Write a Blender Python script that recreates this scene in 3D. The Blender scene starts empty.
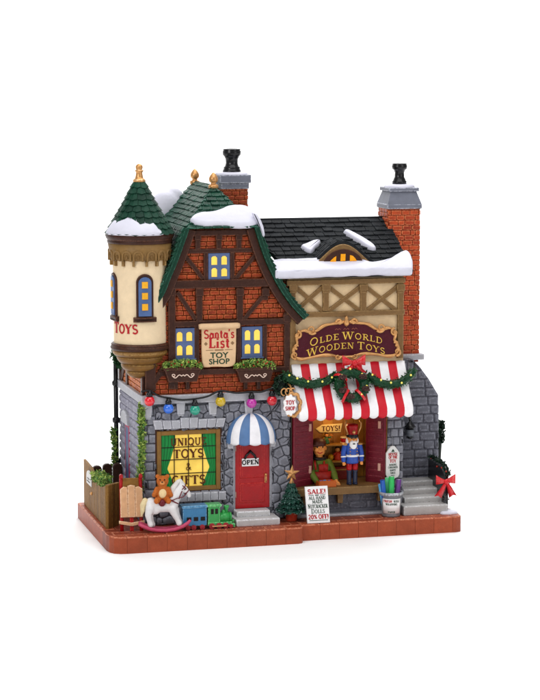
import bpy, bmesh, math, random
from mathutils import Vector, Matrix, noise
random.seed(7)
R_ = random.random
def U(a, b): return a + (b - a) * random.random()
PI = math.pi
S = 0.01                      # scene units per model unit
scene = bpy.context.scene
C = scene.collection

# ------------------------------------------------------------------ camera
FL = 2150.0
TH, PT = math.radians(15), math.radians(7.4)
FW = Vector((math.sin(TH)*math.cos(PT), math.cos(TH)*math.cos(PT), -math.sin(PT)))
RT = Vector((math.cos(TH), -math.sin(TH), 0)); UP = RT.cross(FW)
CAM = -FL*(FW + RT*((110-270)/FL) + UP*((350-555)/FL))
cd = bpy.data.cameras.new('camera'); cam = bpy.data.objects.new('camera', cd); C.objects.link(cam)
cd.sensor_fit = 'VERTICAL'; cd.sensor_height = 36; cd.lens = 36*FL/700
cd.clip_start = 0.5; cd.clip_end = 200
cam.matrix_world = Matrix(((RT.x, UP.x, -FW.x, CAM.x*S), (RT.y, UP.y, -FW.y, CAM.y*S), (RT.z, UP.z, -FW.z, CAM.z*S), (0, 0, 0, 1)))
scene.camera = cam

# ------------------------------------------------------------------ studio light
w = bpy.data.worlds.new('World'); scene.world = w; w.use_nodes = True
w.node_tree.nodes['Background'].inputs[0].default_value = (1, 1, 1, 1)
w.node_tree.nodes['Background'].inputs[1].default_value = 0.27
def area(name, loc, target, size, power, col=(1, 1, 1), size_y=None):
    l = bpy.data.lights.new(name, 'AREA'); l.energy = power; l.color = col; l.size = size*S
    if size_y: l.shape = 'RECTANGLE'; l.size_y = size_y*S
    o = bpy.data.objects.new(name, l); C.objects.link(o)
    o.location = Vector(loc)*S
    o.rotation_euler = (Vector(target)-Vector(loc)).to_track_quat('-Z', 'Y').to_euler()
area('softbox_key', (-820, -760, 820), (170, 80, 160), 380, 540)
area('softbox_fill', (900, -950, 520), (190, 80, 170), 600, 210)
area('softbox_top', (200, -350, 1500), (200, -60, 0), 1500, 1600)
area('softbox_backdrop', (500, 650, 1500), (600, 1900, 300), 900, 3200)
scene.view_settings.view_transform = 'Standard'; scene.view_settings.look = 'None'
scene.view_settings.exposure = 0.0; scene.view_settings.gamma = 1.0
scene.cycles.max_bounces = 6

# ------------------------------------------------------------------ mapping from measured photo positions to real planes
def _ray(px, py): return FW + RT*((px-270)/FL) + UP*((350-py)/FL)
def A(px, py, Y):
    d = _ray(px, py); t = (Y-CAM.y)/d.y; p = CAM+d*t; return (p.x, p.z)
def AX(px, py, X):
    d = _ray(px, py); t = (X-CAM.x)/d.x; p = CAM+d*t; return (p.y, p.z)
def AZ(px, py, Z):
    d = _ray(px, py); t = (Z-CAM.z)/d.z; p = CAM+d*t; return (p.x, p.y)

# ------------------------------------------------------------------ materials
def lin(h):
    c = [int(h[i:i+2], 16)/255 for i in (0, 2, 4)]
    return tuple(((x/12.92) if x <= .04045 else ((x+.055)/1.055)**2.4) for x in c)
_M = {}
def mat(name, col, col2=None, edge=None, rough=.45, var=.18, nscale=.12, bump=.25, bscale=.6, emit=0, emitcol=None, metal=0, coat=0.0, spec=.5, trans=0, wash=0.0, washcol='2a1a14'):
    """painted resin: two paint colours mixed by the per-piece 'tint', a dry-brushed 'edge' colour, mottling, brush bump"""
    if name in _M: return _M[name]
    m = bpy.data.materials.new(name); m.use_nodes = True; nt = m.node_tree; N = nt.nodes; L = nt.links
    b = N['Principled BSDF']
    tc = N.new('ShaderNodeTexCoord')
    def nz(sc, det=4, rough=.6):
        n = N.new('ShaderNodeTexNoise'); n.inputs['Scale'].default_value = sc/S; n.inputs['Detail'].default_value = det
        n.inputs['Roughness'].default_value = rough
        L.new(tc.outputs['Object'], n.inputs['Vector']); return n
    def mix(f, a, c, mode='MIX'):
        x = N.new('ShaderNodeMix'); x.data_type = 'RGBA'; x.blend_type = mode
        for k, v in ((0, f), (6, a), (7, c)):
            if hasattr(v, 'is_linked'): L.new(v, x.inputs[k])
            else: x.inputs[k].default_value = v if k == 0 else (*v[:3], 1)
        return x.outputs[2]
    def attr(nm):
        a = N.new('ShaderNodeAttribute'); a.attribute_name = nm; return a.outputs['Fac']
    base = lin(col); cur = base
    if col2: cur = mix(attr('tint'), base, lin(col2))
    n1 = nz(nscale); r1 = N.new('ShaderNodeMapRange'); L.new(n1.outputs['Fac'], r1.inputs[0])
    r1.inputs[1].default_value = .3; r1.inputs[2].default_value = .7; r1.inputs[3].default_value = 1-var; r1.inputs[4].default_value = 1+var*.8
    v3 = N.new('ShaderNodeCombineColor'); [L.new(r1.outputs[0], v3.inputs[i]) for i in range(3)]
    cur = mix(1.0, cur, v3.outputs[0], 'MULTIPLY')
    if wash > 0:
        n2 = nz(nscale*3.1, 6, .7); r2 = N.new('ShaderNodeMapRange'); L.new(n2.outputs['Fac'], r2.inputs[0])
        r2.inputs[1].default_value = .5; r2.inputs[2].default_value = .75; r2.inputs[3].default_value = 0; r2.inputs[4].default_value = wash
        cur = mix(r2.outputs[0], cur, lin(washcol))
    if edge:
        n3 = nz(.5, 3); r3 = N.new('ShaderNodeMapRange'); L.new(n3.outputs['Fac'], r3.inputs[0])
        r3.inputs[1].default_value = .38; r3.inputs[2].default_value = .6
        mm = N.new('ShaderNodeMath'); mm.operation = 'MULTIPLY'; L.new(attr('edge'), mm.inputs[0]); L.new(r3.outputs[0], mm.inputs[1])
        cur = mix(mm.outputs[0], cur, lin(edge))
    L.new(cur, b.inputs['Base Color'])
    b.inputs['Roughness'].default_value = rough; b.inputs['Metallic'].default_value = metal
    b.inputs['Specular IOR Level'].default_value = spec*.42
    b.inputs['Coat Weight'].default_value = coat; b.inputs['Coat Roughness'].default_value = .15
    b.inputs['Transmission Weight'].default_value = trans
    if bump:
        bp = N.new('ShaderNodeBump'); nb = nz(bscale, 5, .6); L.new(nb.outputs['Fac'], bp.inputs['Height'])
        bp.inputs['Strength'].default_value = bump; bp.inputs['Distance'].default_value = .8*S; L.new(bp.outputs[0], b.inputs['Normal'])
    if emit:
        b.inputs['Emission Color'].default_value = (*lin(emitcol or col), 1); b.inputs['Emission Strength'].default_value = emit
    _M[name] = m; return m

BRICK = mat('brick_paint', 'a64220', '823018', edge='c46c3c', var=.28, wash=.3, rough=.5, bump=.4)
MORTAR = mat('mortar_paint', '82381f', var=.2, rough=.7)
STONE = mat('stone_paint', '7c7d86', '6d6e77', edge='8e8f99', var=.1, wash=.12, washcol='3a3a42', rough=.55, bump=.5)
STONE_LIT = mat('side_stone_lit', '8e8c9c', '7e7c8c', edge='a8a6b6', var=.12, wash=.15, washcol='55555f', rough=.55, bump=.5)  # lighter copy of the stone: light from the left put into the colour
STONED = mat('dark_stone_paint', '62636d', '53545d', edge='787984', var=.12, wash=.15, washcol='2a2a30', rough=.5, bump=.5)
SMORT = mat('stone_joint_paint', '5a5b63', var=.15, rough=.7)
PALE = mat('pale_stone_paint', 'acacb2', '9c9ca4', edge='c8c8d0', var=.08, wash=.12, washcol='86868c', rough=.55, bump=.3)
TIMBER = mat('dark_timber_paint', '3c2118', '2e1913', edge='5e3a2a', var=.25, rough=.38, bump=.5, bscale=.4)
TAN = mat('tan_timber_paint', '785a36', '6c5030', edge='96784e', var=.15, rough=.5, wash=.25, washcol='5a4428')
CREAM = mat('cream_plaster', 'd8bc94', 'ccae84', var=.09, rough=.6, bump=.5, bscale=.35, wash=.2, washcol='c8a878')
CREAMT = mat('turret_cream_plaster', 'e8d0ac', var=.06, rough=.6, bump=.5, bscale=.35, wash=.15, washcol='dcc09a')
GREEN = mat('green_shingle_paint', '12402f', '0d3024', edge='4c7868', var=.25, rough=.5, spec=.4, bump=.4)
GREENB = mat('green_board_paint', '0c3426', '0a281e', edge='2c5a48', var=.2, rough=.35)
BLACKS = mat('black_shingle_paint', '242629', '1c1e20', edge='3c3f42', spec=.25, var=.2, rough=.75, bump=.4)
SNOW = mat('snow_paint', 'd6d5e2', var=.03, rough=.6, bump=.6, bscale=.16)
GOLD = mat('gold_paint', 'd09a62', 'b07840', edge='f0c898', var=.15, rough=.3, metal=.55)
BLACK = mat('black_paint', '161618', edge='55565a', var=.2, rough=.25, coat=.3)
BRASS = mat('brass_paint', 'c8965a', var=.1, rough=.35, metal=.4)
RED = mat('red_paint', 'a80c14', '860a10', edge='c83c34', var=.12, rough=.35, coat=.2)
BOWRED = mat('bow_red_paint', 'cc1a24', 'a01018', edge='f08078', var=.12, rough=.3, coat=.4)
MAROON = mat('maroon_paint', '6a1626', '521020', edge='8c3440', var=.15, rough=.35)
PLAQUE = mat('plaque_maroon_paint', '480c1c', var=.1, rough=.35)
STRIPE = mat('awning_stripe_paint', 'f2f0f2', 'c81c2c', var=.06, rough=.5, bump=.3, bscale=.3)
BSTRIPE = mat('dome_stripe_paint', 'eceaee', '5878a4', var=.08, rough=.4, bump=.3)
WHITE = mat('white_paint', 'f0eeee', var=.03, rough=.5, bump=.1)
OFFW = mat('worn_white_paint', 'd8d6d4', var=.06, rough=.5, bump=.1)
PARCH = mat('parchment_paint', 'dcb890', 'd0a87c', var=.07, rough=.6, wash=.12, washcol='b88a5c')
BLUEG = mat('window_blue_paint', '53648c', '46577e', var=.15, rough=.4)
PANE = mat('lit_pane', 'e8c860', var=.2, nscale=.06, emit=.36, emitcol='f0be3c', rough=.2, bump=.1)
PANEO = mat('amber_lit_pane', 'e89c1c', var=.15, nscale=.2, emit=.22, emitcol='e88a10', rough=.2, bump=.1)
CURT = mat('green_curtain', '14803a', '0c5a28', var=.15, rough=.4, emit=.06, emitcol='14803a')
FRAMEB = mat('window_wood_paint', '84602e', var=.15, rough=.4)
TERRA = mat('terracotta_paint', 'b0532f', '9a4426', edge='d88a68', var=.14, wash=.15, washcol='7a3018', rough=.4, bump=.3)
TERRAT = mat('paving_paint', '8c4634', '76382a', edge='b87860', var=.2, wash=.35, washcol='4a2a24', rough=.6)
LEAF = mat('leaf_paint', '2c6428', 'b4c864', var=.25, rough=.5, bump=0)
LEAFD = mat('dark_leaf_paint', '123c24', '3c6a3c', var=.25, rough=.4, bump=0)
INK_R = mat('red_lettering', 'b02028', var=.03, bump=0)
INK_D = mat('dark_green_lettering', '20402c', var=.03, bump=0)
INK_K = mat('black_lettering', '1c1614', var=.03, bump=0)
INK_B = mat('brown_lettering', '54280e', var=.03, bump=0)
INK_G = mat('gold_lettering', 'e0b84c', var=.05, bump=0, rough=.35)
AMBERW = mat('amber_wood_paint', 'a8732c', '8a5820', var=.2, rough=.45, wash=.3, washcol='5a3410')
BROWNF = mat('fence_wood_paint', '845e2c', '704e24', edge='94703a', spec=.3, var=.14, wash=.25, washcol='4a3824', rough=.55, bump=.6)
SKIN = mat('skin_paint', 'e09048', var=.06, rough=.4, bump=0)
SWEAT = mat('green_sweater_paint', '5c6c24', var=.15, rough=.5)

# ------------------------------------------------------------------ object helpers
def NB():
    bm = bmesh.new(); bm.faces.layers.float.new('tint'); bm.faces.layers.float.new('edge'); return bm
def root_of(p):
    while p.parent: p = p.parent
    return p
def obj(name, bm, m, parent=None, smooth=False, recalc=True, origin=None):
    """links bm as ONE mesh; geometry is given in model coordinates, stored relative to the thing's base"""
    if recalc: bmesh.ops.recalc_face_normals(bm, faces=bm.faces)
    off = Vector((0, 0, 0))
    if parent is not None: off = Vector(root_of(parent)['base'])
    elif origin is not None: off = Vector(origin)
    else:
        if len(bm.verts):
            xs = [v.co.x for v in bm.verts]; ys = [v.co.y for v in bm.verts]; zs = [v.co.z for v in bm.verts]
            off = Vector(((min(xs)+max(xs))/2, (min(ys)+max(ys))/2, min(zs)))
    bmesh.ops.translate(bm, verts=bm.verts, vec=-off)
    bmesh.ops.scale(bm, verts=bm.verts, vec=(S, S, S))
    me = bpy.data.meshes.new(name); bm.to_mesh(me); bm.free()
    for q in (m if isinstance(m, (list, tuple)) else [m]): me.materials.append(q)
    if smooth:
        for p in me.polygons: p.use_smooth = True
    o = bpy.data.objects.new(name, me); C.objects.link(o)
    if parent is not None: o.parent = parent
    else: o.location = off*S; o['base'] = list(off)
    return o
def tag(o, label, cat, group=None):
    o['label'] = label; o['category'] = cat
    if group: o['group'] = group
    return o
def thing(name, base, label, cat, group=None):
    o = bpy.data.objects.new(name, None); C.objects.link(o); o.empty_display_size = .05
    o.location = Vector(base)*S; o['base'] = list(base)
    return tag(o, label, cat, group)
def struct(o): o['kind'] = 'structure'; return o

# ------------------------------------------------------------------ polygon + shape helpers
def area2(p): return sum(p[i][0]*p[(i+1) % len(p)][1]-p[(i+1) % len(p)][0]*p[i][1] for i in range(len(p)))/2
def ccw(p): return list(p) if area2(p) > 0 else list(reversed(p))
def clip(poly, a, b, c):
    out = []; n = len(poly)
    for i in range(n):
        p, q = poly[i], poly[(i+1) % n]; dp = a*p[0]+b*p[1]-c; dq = a*q[0]+b*q[1]-c
        if dp <= 0: out.append(p)
        if (dp < 0 < dq) or (dq < 0 < dp):
            t = dp/(dp-dq); out.append((p[0]+(q[0]-p[0])*t, p[1]+(q[1]-p[1])*t))
    return out
def clip_to(poly, conv):
    conv = ccw(conv)
    for i in range(len(conv)):
        (x0, y0), (x1, y1) = conv[i], conv[(i+1) % len(conv)]
        a, b = (y1-y0), -(x1-x0)
        poly = clip(poly, a, b, a*x0+b*y0)
        if len(poly) < 3: return []
    return poly
def clean(p, d=.5):
    out = []
    for q in p:
        if not out or math.dist(q, out[-1]) > d: out.append(q)
    while len(out) > 2 and math.dist(out[0], out[-1]) <= d: out.pop()
    return out
def inset(p, d):
    p = ccw(p); n = len(p); out = []
    for i in range(n):
        a, b, c = Vector(p[i-1]), Vector(p[i]), Vector(p[(i+1) % n])
        e1 = (b-a); e2 = (c-b)
        if e1.length < 1e-6 or e2.length < 1e-6: out.append(tuple(b)); continue
        e1.normalize(); e2.normalize()
        n1 = Vector((-e1.y, e1.x)); n2 = Vector((-e2.y, e2.x)); m = n1+n2
        k = m.length_squared
        if k < .3: k = .3
        out.append(tuple(b+m*(2*d/k)))
    return out
def front(Y): return lambda u, v, w: Vector((u, Y-w, v))
def side(X): return lambda u, v, w: Vector((X-w, u, v))
def flat(Z): return lambda u, v, w: Vector((u, v, Z+w))
def plane(o, du, dv):
    o = Vector(o); du = Vector(du).normalized(); dv = Vector(dv); dv = (dv-du*dv.dot(du)).normalized(); dn = du.cross(dv)
    return lambda u, v, w: o+du*u+dv*v+dn*w
def slab(bm, poly, fr, w0, w1, bev=.6, tint=0.0, edge=1.0, jit=0.0, back=True, soft=False):
    poly = ccw(poly)
    if len(poly) < 3: return
    bev = min(bev, abs(w1-w0)*.9)
    rings = [(poly, w0), (poly, w1-bev)]
    if bev > 0: rings += [(inset(poly, bev*.45), w1-bev*.3), (inset(poly, bev*1.3), w1)]
    else: rings[1] = (poly, w1)
    lt = bm.faces.layers.float['tint']; le = bm.faces.layers.float['edge']
    vs = []
    j = (U(-jit, jit), U(-jit, jit))
    for r, wv in rings: vs.append([bm.verts.new(fr(x, y, wv+(j[0]*(x-poly[0][0])+j[1]*(y-poly[0][1])) if wv > w0 else wv)) for x, y in r])
    n = len(poly)
    for k in range(len(vs)-1):
        for i in range(n):
            f = bm.faces.new((vs[k][i], vs[k][(i+1) % n], vs[k+1][(i+1) % n], vs[k+1][i])); f[lt] = tint; f[le] = edge if k > 0 else 0
            f.smooth = soft and k > 0
    f = bm.faces.new(vs[-1]); f[lt] = tint; f.smooth = soft
    if back: f = bm.faces.new(list(reversed(vs[0]))); f[lt] = tint
def rect(x0, y0, x1, y1): return [(x0, y0), (x1, y0), (x1, y1), (x0, y1)]
def bar(p, q, wd):
    p = Vector(p); q = Vector(q); d = (q-p).normalized(); n = Vector((-d.y, d.x))*wd/2
    return [tuple(p-n), tuple(q-n), tuple(q+n), tuple(p+n)]
def box(bm, x0, x1, y0, y1, z0, z1, bev=.6, tint=0, M=None):
    lt = bm.faces.layers.float['tint']; le = bm.faces.layers.float['edge']
    cx, cy, cz = (x0+x1)/2, (y0+y1)/2, (z0+z1)/2
    r = bmesh.ops.create_cube(bm, size=1, matrix=Matrix.Translation((cx, cy, cz)) @ Matrix.Diagonal((abs(x1-x0), abs(y1-y0), abs(z1-z0), 1)))
    vs = r['verts']; fs = set(f for v in vs for f in v.link_faces)
    for f in fs: f[lt] = tint
    if bev > 0:
        es = set(e for v in vs for e in v.link_edges)
        b = bmesh.ops.bevel(bm, geom=list(es), offset=min(bev, .45*min(abs(x1-x0), abs(y1-y0), abs(z1-z0))), segments=2, profile=.6, affect='EDGES')
        for f in b['faces']: f[lt] = tint; f[le] = 1
        vs = list(set(v for f in b['faces'] for v in f.verts))
    if M is not None: bmesh.ops.transform(bm, matrix=M, verts=list(set(vs)))
    return vs
def tube(bm, pts, rad, seg=10, tint=0, cap=True):
    lt = bm.faces.layers.float['tint']
    pts = [Vector(p) for p in pts]; n = len(pts)
    if not hasattr(rad, '__len__'): rad = [rad]*n
    rings = []; t0 = (pts[1]-pts[0]).normalized(); nrm = t0.orthogonal().normalized()
    for i in range(n):
        t = (pts[min(i+1, n-1)]-pts[max(i-1, 0)]).normalized()
        nrm = (nrm-t*nrm.dot(t)).normalized(); bn = t.cross(nrm)
        rings.append([bm.verts.new(pts[i]+(nrm*math.cos(a)+bn*math.sin(a))*rad[i]) for a in [2*PI*k/seg for k in range(seg)]])
    for i in range(n-1):
        for k in range(seg):
            f = bm.faces.new((rings[i][k], rings[i][(k+1) % seg], rings[i+1][(k+1) % seg], rings[i+1][k])); f[lt] = tint; f.smooth = True
    if cap:
        bm.faces.new(rings[0]); bm.faces.new(list(reversed(rings[-1])))
def lathe(bm, c, prof, seg=24, sx=1, sy=1, tint=0, edges=()):
    """prof = [(r, z)...] from bottom to top round c"""
    lt = bm.faces.layers.float['tint']; le = bm.faces.layers.float['edge']
    rings = [[bm.verts.new((c[0]+max(r, .01)*sx*math.cos(2*PI*k/seg), c[1]+max(r, .01)*sy*math.sin(2*PI*k/seg), c[2]+z)) for k in range(seg)] for r, z in prof]
    for i in range(len(rings)-1):
        for k in range(seg):
            f = bm.faces.new((rings[i][k], rings[i][(k+1) % seg], rings[i+1][(k+1) % seg], rings[i+1][k])); f[lt] = tint; f.smooth = True
            if i in edges: f[le] = 1
    bm.faces.new(list(reversed(rings[0]))); bm.faces.new(rings[-1])
def ball(bm, c, r, sc=(1, 1, 1), seg=16, tint=0, M=None):
    lt = bm.faces.layers.float['tint']
    mt = Matrix.Translation(c) @ (M if M is not None else Matrix.Identity(4)) @ Matrix.Diagonal((r*sc[0], r*sc[1], r*sc[2], 1))
    v = bmesh.ops.create_uvsphere(bm, u_segments=seg, v_segments=max(6, seg*2//3), radius=1, matrix=mt)['verts']
    for f in set(f for q in v for f in q.link_faces): f[lt] = tint; f.smooth = True
def smooth_poly(p, it=2):
    for _ in range(it):
        q = []
        for i in range(len(p)):
            a, b = p[i], p[(i+1) % len(p)]
            q += [(a[0]*.75+b[0]*.25, a[1]*.75+b[1]*.25), (a[0]*.25+b[0]*.75, a[1]*.25+b[1]*.75)]
        p = q
    return p
def snow_on(bm, poly, fr, h, r=None, w0=-.5, nz=.5):
    """a rounded pillow of snow over a smoothed outline"""
    p = ccw(smooth_poly(poly, 2)); r = r or h
    p = [(x+U(-.12, .12), y+U(-.12, .12)) for x, y in p]
    rings = []; K = 5
    for k in range(K+1):
        a = k/K*PI/2
        rings.append((inset(p, r*(1-math.cos(a))) if k else p, w0+(h-w0)*math.sin(a)))
    vs = []
    for q, wv in rings:
        vs.append([bm.verts.new(fr(x, y, wv+(nz*noise.noise(Vector((x*.12, y*.12, 3))) if wv > w0 else 0))) for x, y in q])
    n = len(p)
    for k in range(K):
        for i in range(n):
            f = bm.faces.new((vs[k][i], vs[k][(i+1) % n], vs[k+1][(i+1) % n], vs[k+1][i])); f.smooth = True
    c = bm.verts.new(sum((v.co for v in vs[-1]), Vector())/n)
    f = bm.faces.new(vs[-1]); f.smooth = True
    bm.verts.remove(c)
    bm.faces.new(list(reversed(vs[0])))
# --- fields of bricks, stones
def minus_rects(poly, holes):
    for (x0, y0, x1, y1) in holes:
        xs = [p[0] for p in poly]; ys = [p[1] for p in poly]
        if max(xs) <= x0 or min(xs) >= x1 or max(ys) <= y0 or min(ys) >= y1: continue
        cand = [clip(poly, 1, 0, x0), clip(poly, -1, 0, -x1), clip(poly, 0, 1, y0), clip(poly, 0, -1, -y1)]
        cand = [c for c in cand if len(c) > 2]
        if not cand: return []
        poly = max(cand, key=lambda c: abs(area2(c)))
    return poly
SOFT = [True]
def put(bm, poly, outer, holes, fr, gap, h, bev, tint, jit=.01):
    p = clip_to(poly, outer)
    if len(p) > 2 and holes: p = minus_rects(p, holes)
    p = clean(p, .7)
    if len(p) < 3 or abs(area2(p)) < 3: return
    xs = [q[0] for q in p]; ys = [q[1] for q in p]
    if min(max(xs)-min(xs), max(ys)-min(ys)) < 1.2: return
    slab(bm, inset(p, gap/2), fr, -.6, h*U(.8, 1.15), bev, tint, jit=jit, soft=SOFT[0])
def bricks(bm, outer, fr, bw=8, bh=4, holes=(), gap=.7, h=1.0, bev=.55, jw=.15, off=0):
    xs = [p[0] for p in outer]; ys = [p[1] for p in outer]
    y = min(ys); row = 0
    while y < max(ys):
        x = min(xs)-bw*(1 if row % 2 else .5)+off; hh = bh
        while x < max(xs):
            ww = bw*U(1-jw, 1+jw)
            if U(0, 1) < .15: ww *= .6
            put(bm, rect(x, y, x+ww, y+hh), outer, holes, fr, gap, h, bev, U(0, 1)**1.5)
            x += ww
        y += hh; row += 1
def stones(bm, outer, fr, bw=11, bh=9, holes=(), gap=.6, h=1.8, bev=1.7, jit=.28):
    xs = [p[0] for p in outer]; ys = [p[1] for p in outer]; S_ = []
    nx = int((max(xs)-min(xs))/bw)+3; ny = int((max(ys)-min(ys))/bh)+3
    for j in range(-1, ny):
        for i in range(-1, nx):
            S_.append((min(xs)+(i+(.5 if j % 2 else 0))*bw+U(-jit, jit)*bw, min(ys)+(j+.5)*bh+U(-jit, jit)*bh*.8))
    for k, s in enumerate(S_):
        if not (min(xs)-bw < s[0] < max(xs)+bw and min(ys)-bh < s[1] < max(ys)+bh): continue
        p = rect(s[0]-bw*1.5, s[1]-bh*1.5, s[0]+bw*1.5, s[1]+bh*1.5)
        for q in S_:
            if q is s or abs(q[0]-s[0]) > 3*bw or abs(q[1]-s[1]) > 3*bh: continue
            a, b = q[0]-s[0], q[1]-s[1]
            # heights weigh more, so stones lie flat like rubble courses
            kx, ky = 1.0, (bw/bh)
            a2, b2 = a*kx, b*ky*ky
            mx, my = (q[0]+s[0])/2, (q[1]+s[1])/2
            p = clip(p, a2, b2, a2*mx+b2*my)
            if len(p) < 3: break
        if len(p) > 2: put(bm, p, outer, holes, fr, gap, h, bev, U(0, 1))
def blocks(bm, outer, fr, bw=13, bh=9, **k): bricks(bm, outer, fr, bw*1.15, bh, gap=k.pop('gap', .7), h=k.pop('h', 2.2), bev=k.pop('bev', 1.7), jw=.35, **k)
def shingles(bm, outer, fr, bw=6, bh=5, h=1.2, lap=1.3):
    """rows of lapped shingles: the lower edge of each stands proud of the row below"""
    xs = [p[0] for p in outer]; ys = [p[1] for p in outer]
    y = min(ys); row = 0
    while y < max(ys):
        x = min(xs)-bw*(.5 if row % 2 else 1)
        y0, y1 = y, y+bh*lap
        while x < max(xs):
            ww = bw*U(.8, 1.2); dz = U(-.5, .5)
            p = clip_to(rect(x+.3, y0+dz, x+ww-.3, y1), outer); p = clean(p, .4)
            if len(p) > 2 and abs(area2(p)) > 2:
                hh = h*U(.75, 1.2)
                f2 = lambda u, v, w_, y0=y0, hh=hh: fr(u, v, w_*1.0 + (hh*(1.15-(v-y0)/(bh*lap)*1.1) if w_ > 0 else 0))
                slab(bm, p, f2, 0, .45, .35, U(0, 1), jit=.02, soft=True)
            x += ww
        y += bh; row += 1
def fill(bm, poly, fr, w0, w1): slab(bm, poly, fr, w0, w1, 0)
def leaves(bm, pts, size=1.6, up=.3):
    lt = bm.faces.layers.float['tint']
    for p in pts:
        d = Vector((U(-1, 1), U(-1, 1), U(-.6, 1)+up)).normalized(); s = size*U(.6, 1.3)
        e = d.orthogonal().normalized(); e.rotate(Matrix.Rotation(U(0, 2*PI), 3, d))
        p = Vector(p); a, b, c, q = p-d*s*.6, p+e*s*.42+d*s*.1, p+d*s, p-e*s*.42+d*s*.1
        k = d.cross(e)*s*.22
        f = bm.faces.new([bm.verts.new(x) for x in (a, b+k, c)]); f[lt] = U(0, 1)**1.3
        f = bm.faces.new([bm.verts.new(x) for x in (a, c, q+k)]); f[lt] = U(0, 1)**1.3
def fuse(bm, vox, smooth=3):
    """melts overlapping forms into one continuous surface"""
    me = bpy.data.meshes.new('tmp'); bm.to_mesh(me); bm.free()
    o = bpy.data.objects.new('tmp', me); C.objects.link(o)
    r = o.modifiers.new('r', 'REMESH'); r.mode = 'VOXEL'; r.voxel_size = vox
    s = o.modifiers.new('s', 'SMOOTH'); s.factor = .5; s.iterations = smooth
    bpy.context.view_layer.update()
    dg = bpy.context.evaluated_depsgraph_get(); m2 = bpy.data.meshes.new_from_object(o.evaluated_get(dg))
    b2 = NB(); b2.from_mesh(m2)
    if 'tint' not in b2.faces.layers.float: b2.faces.layers.float.new('tint')
    bpy.data.objects.remove(o); bpy.data.meshes.remove(me); bpy.data.meshes.remove(m2)
    for f in b2.faces: f.smooth = True
    return b2

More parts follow.
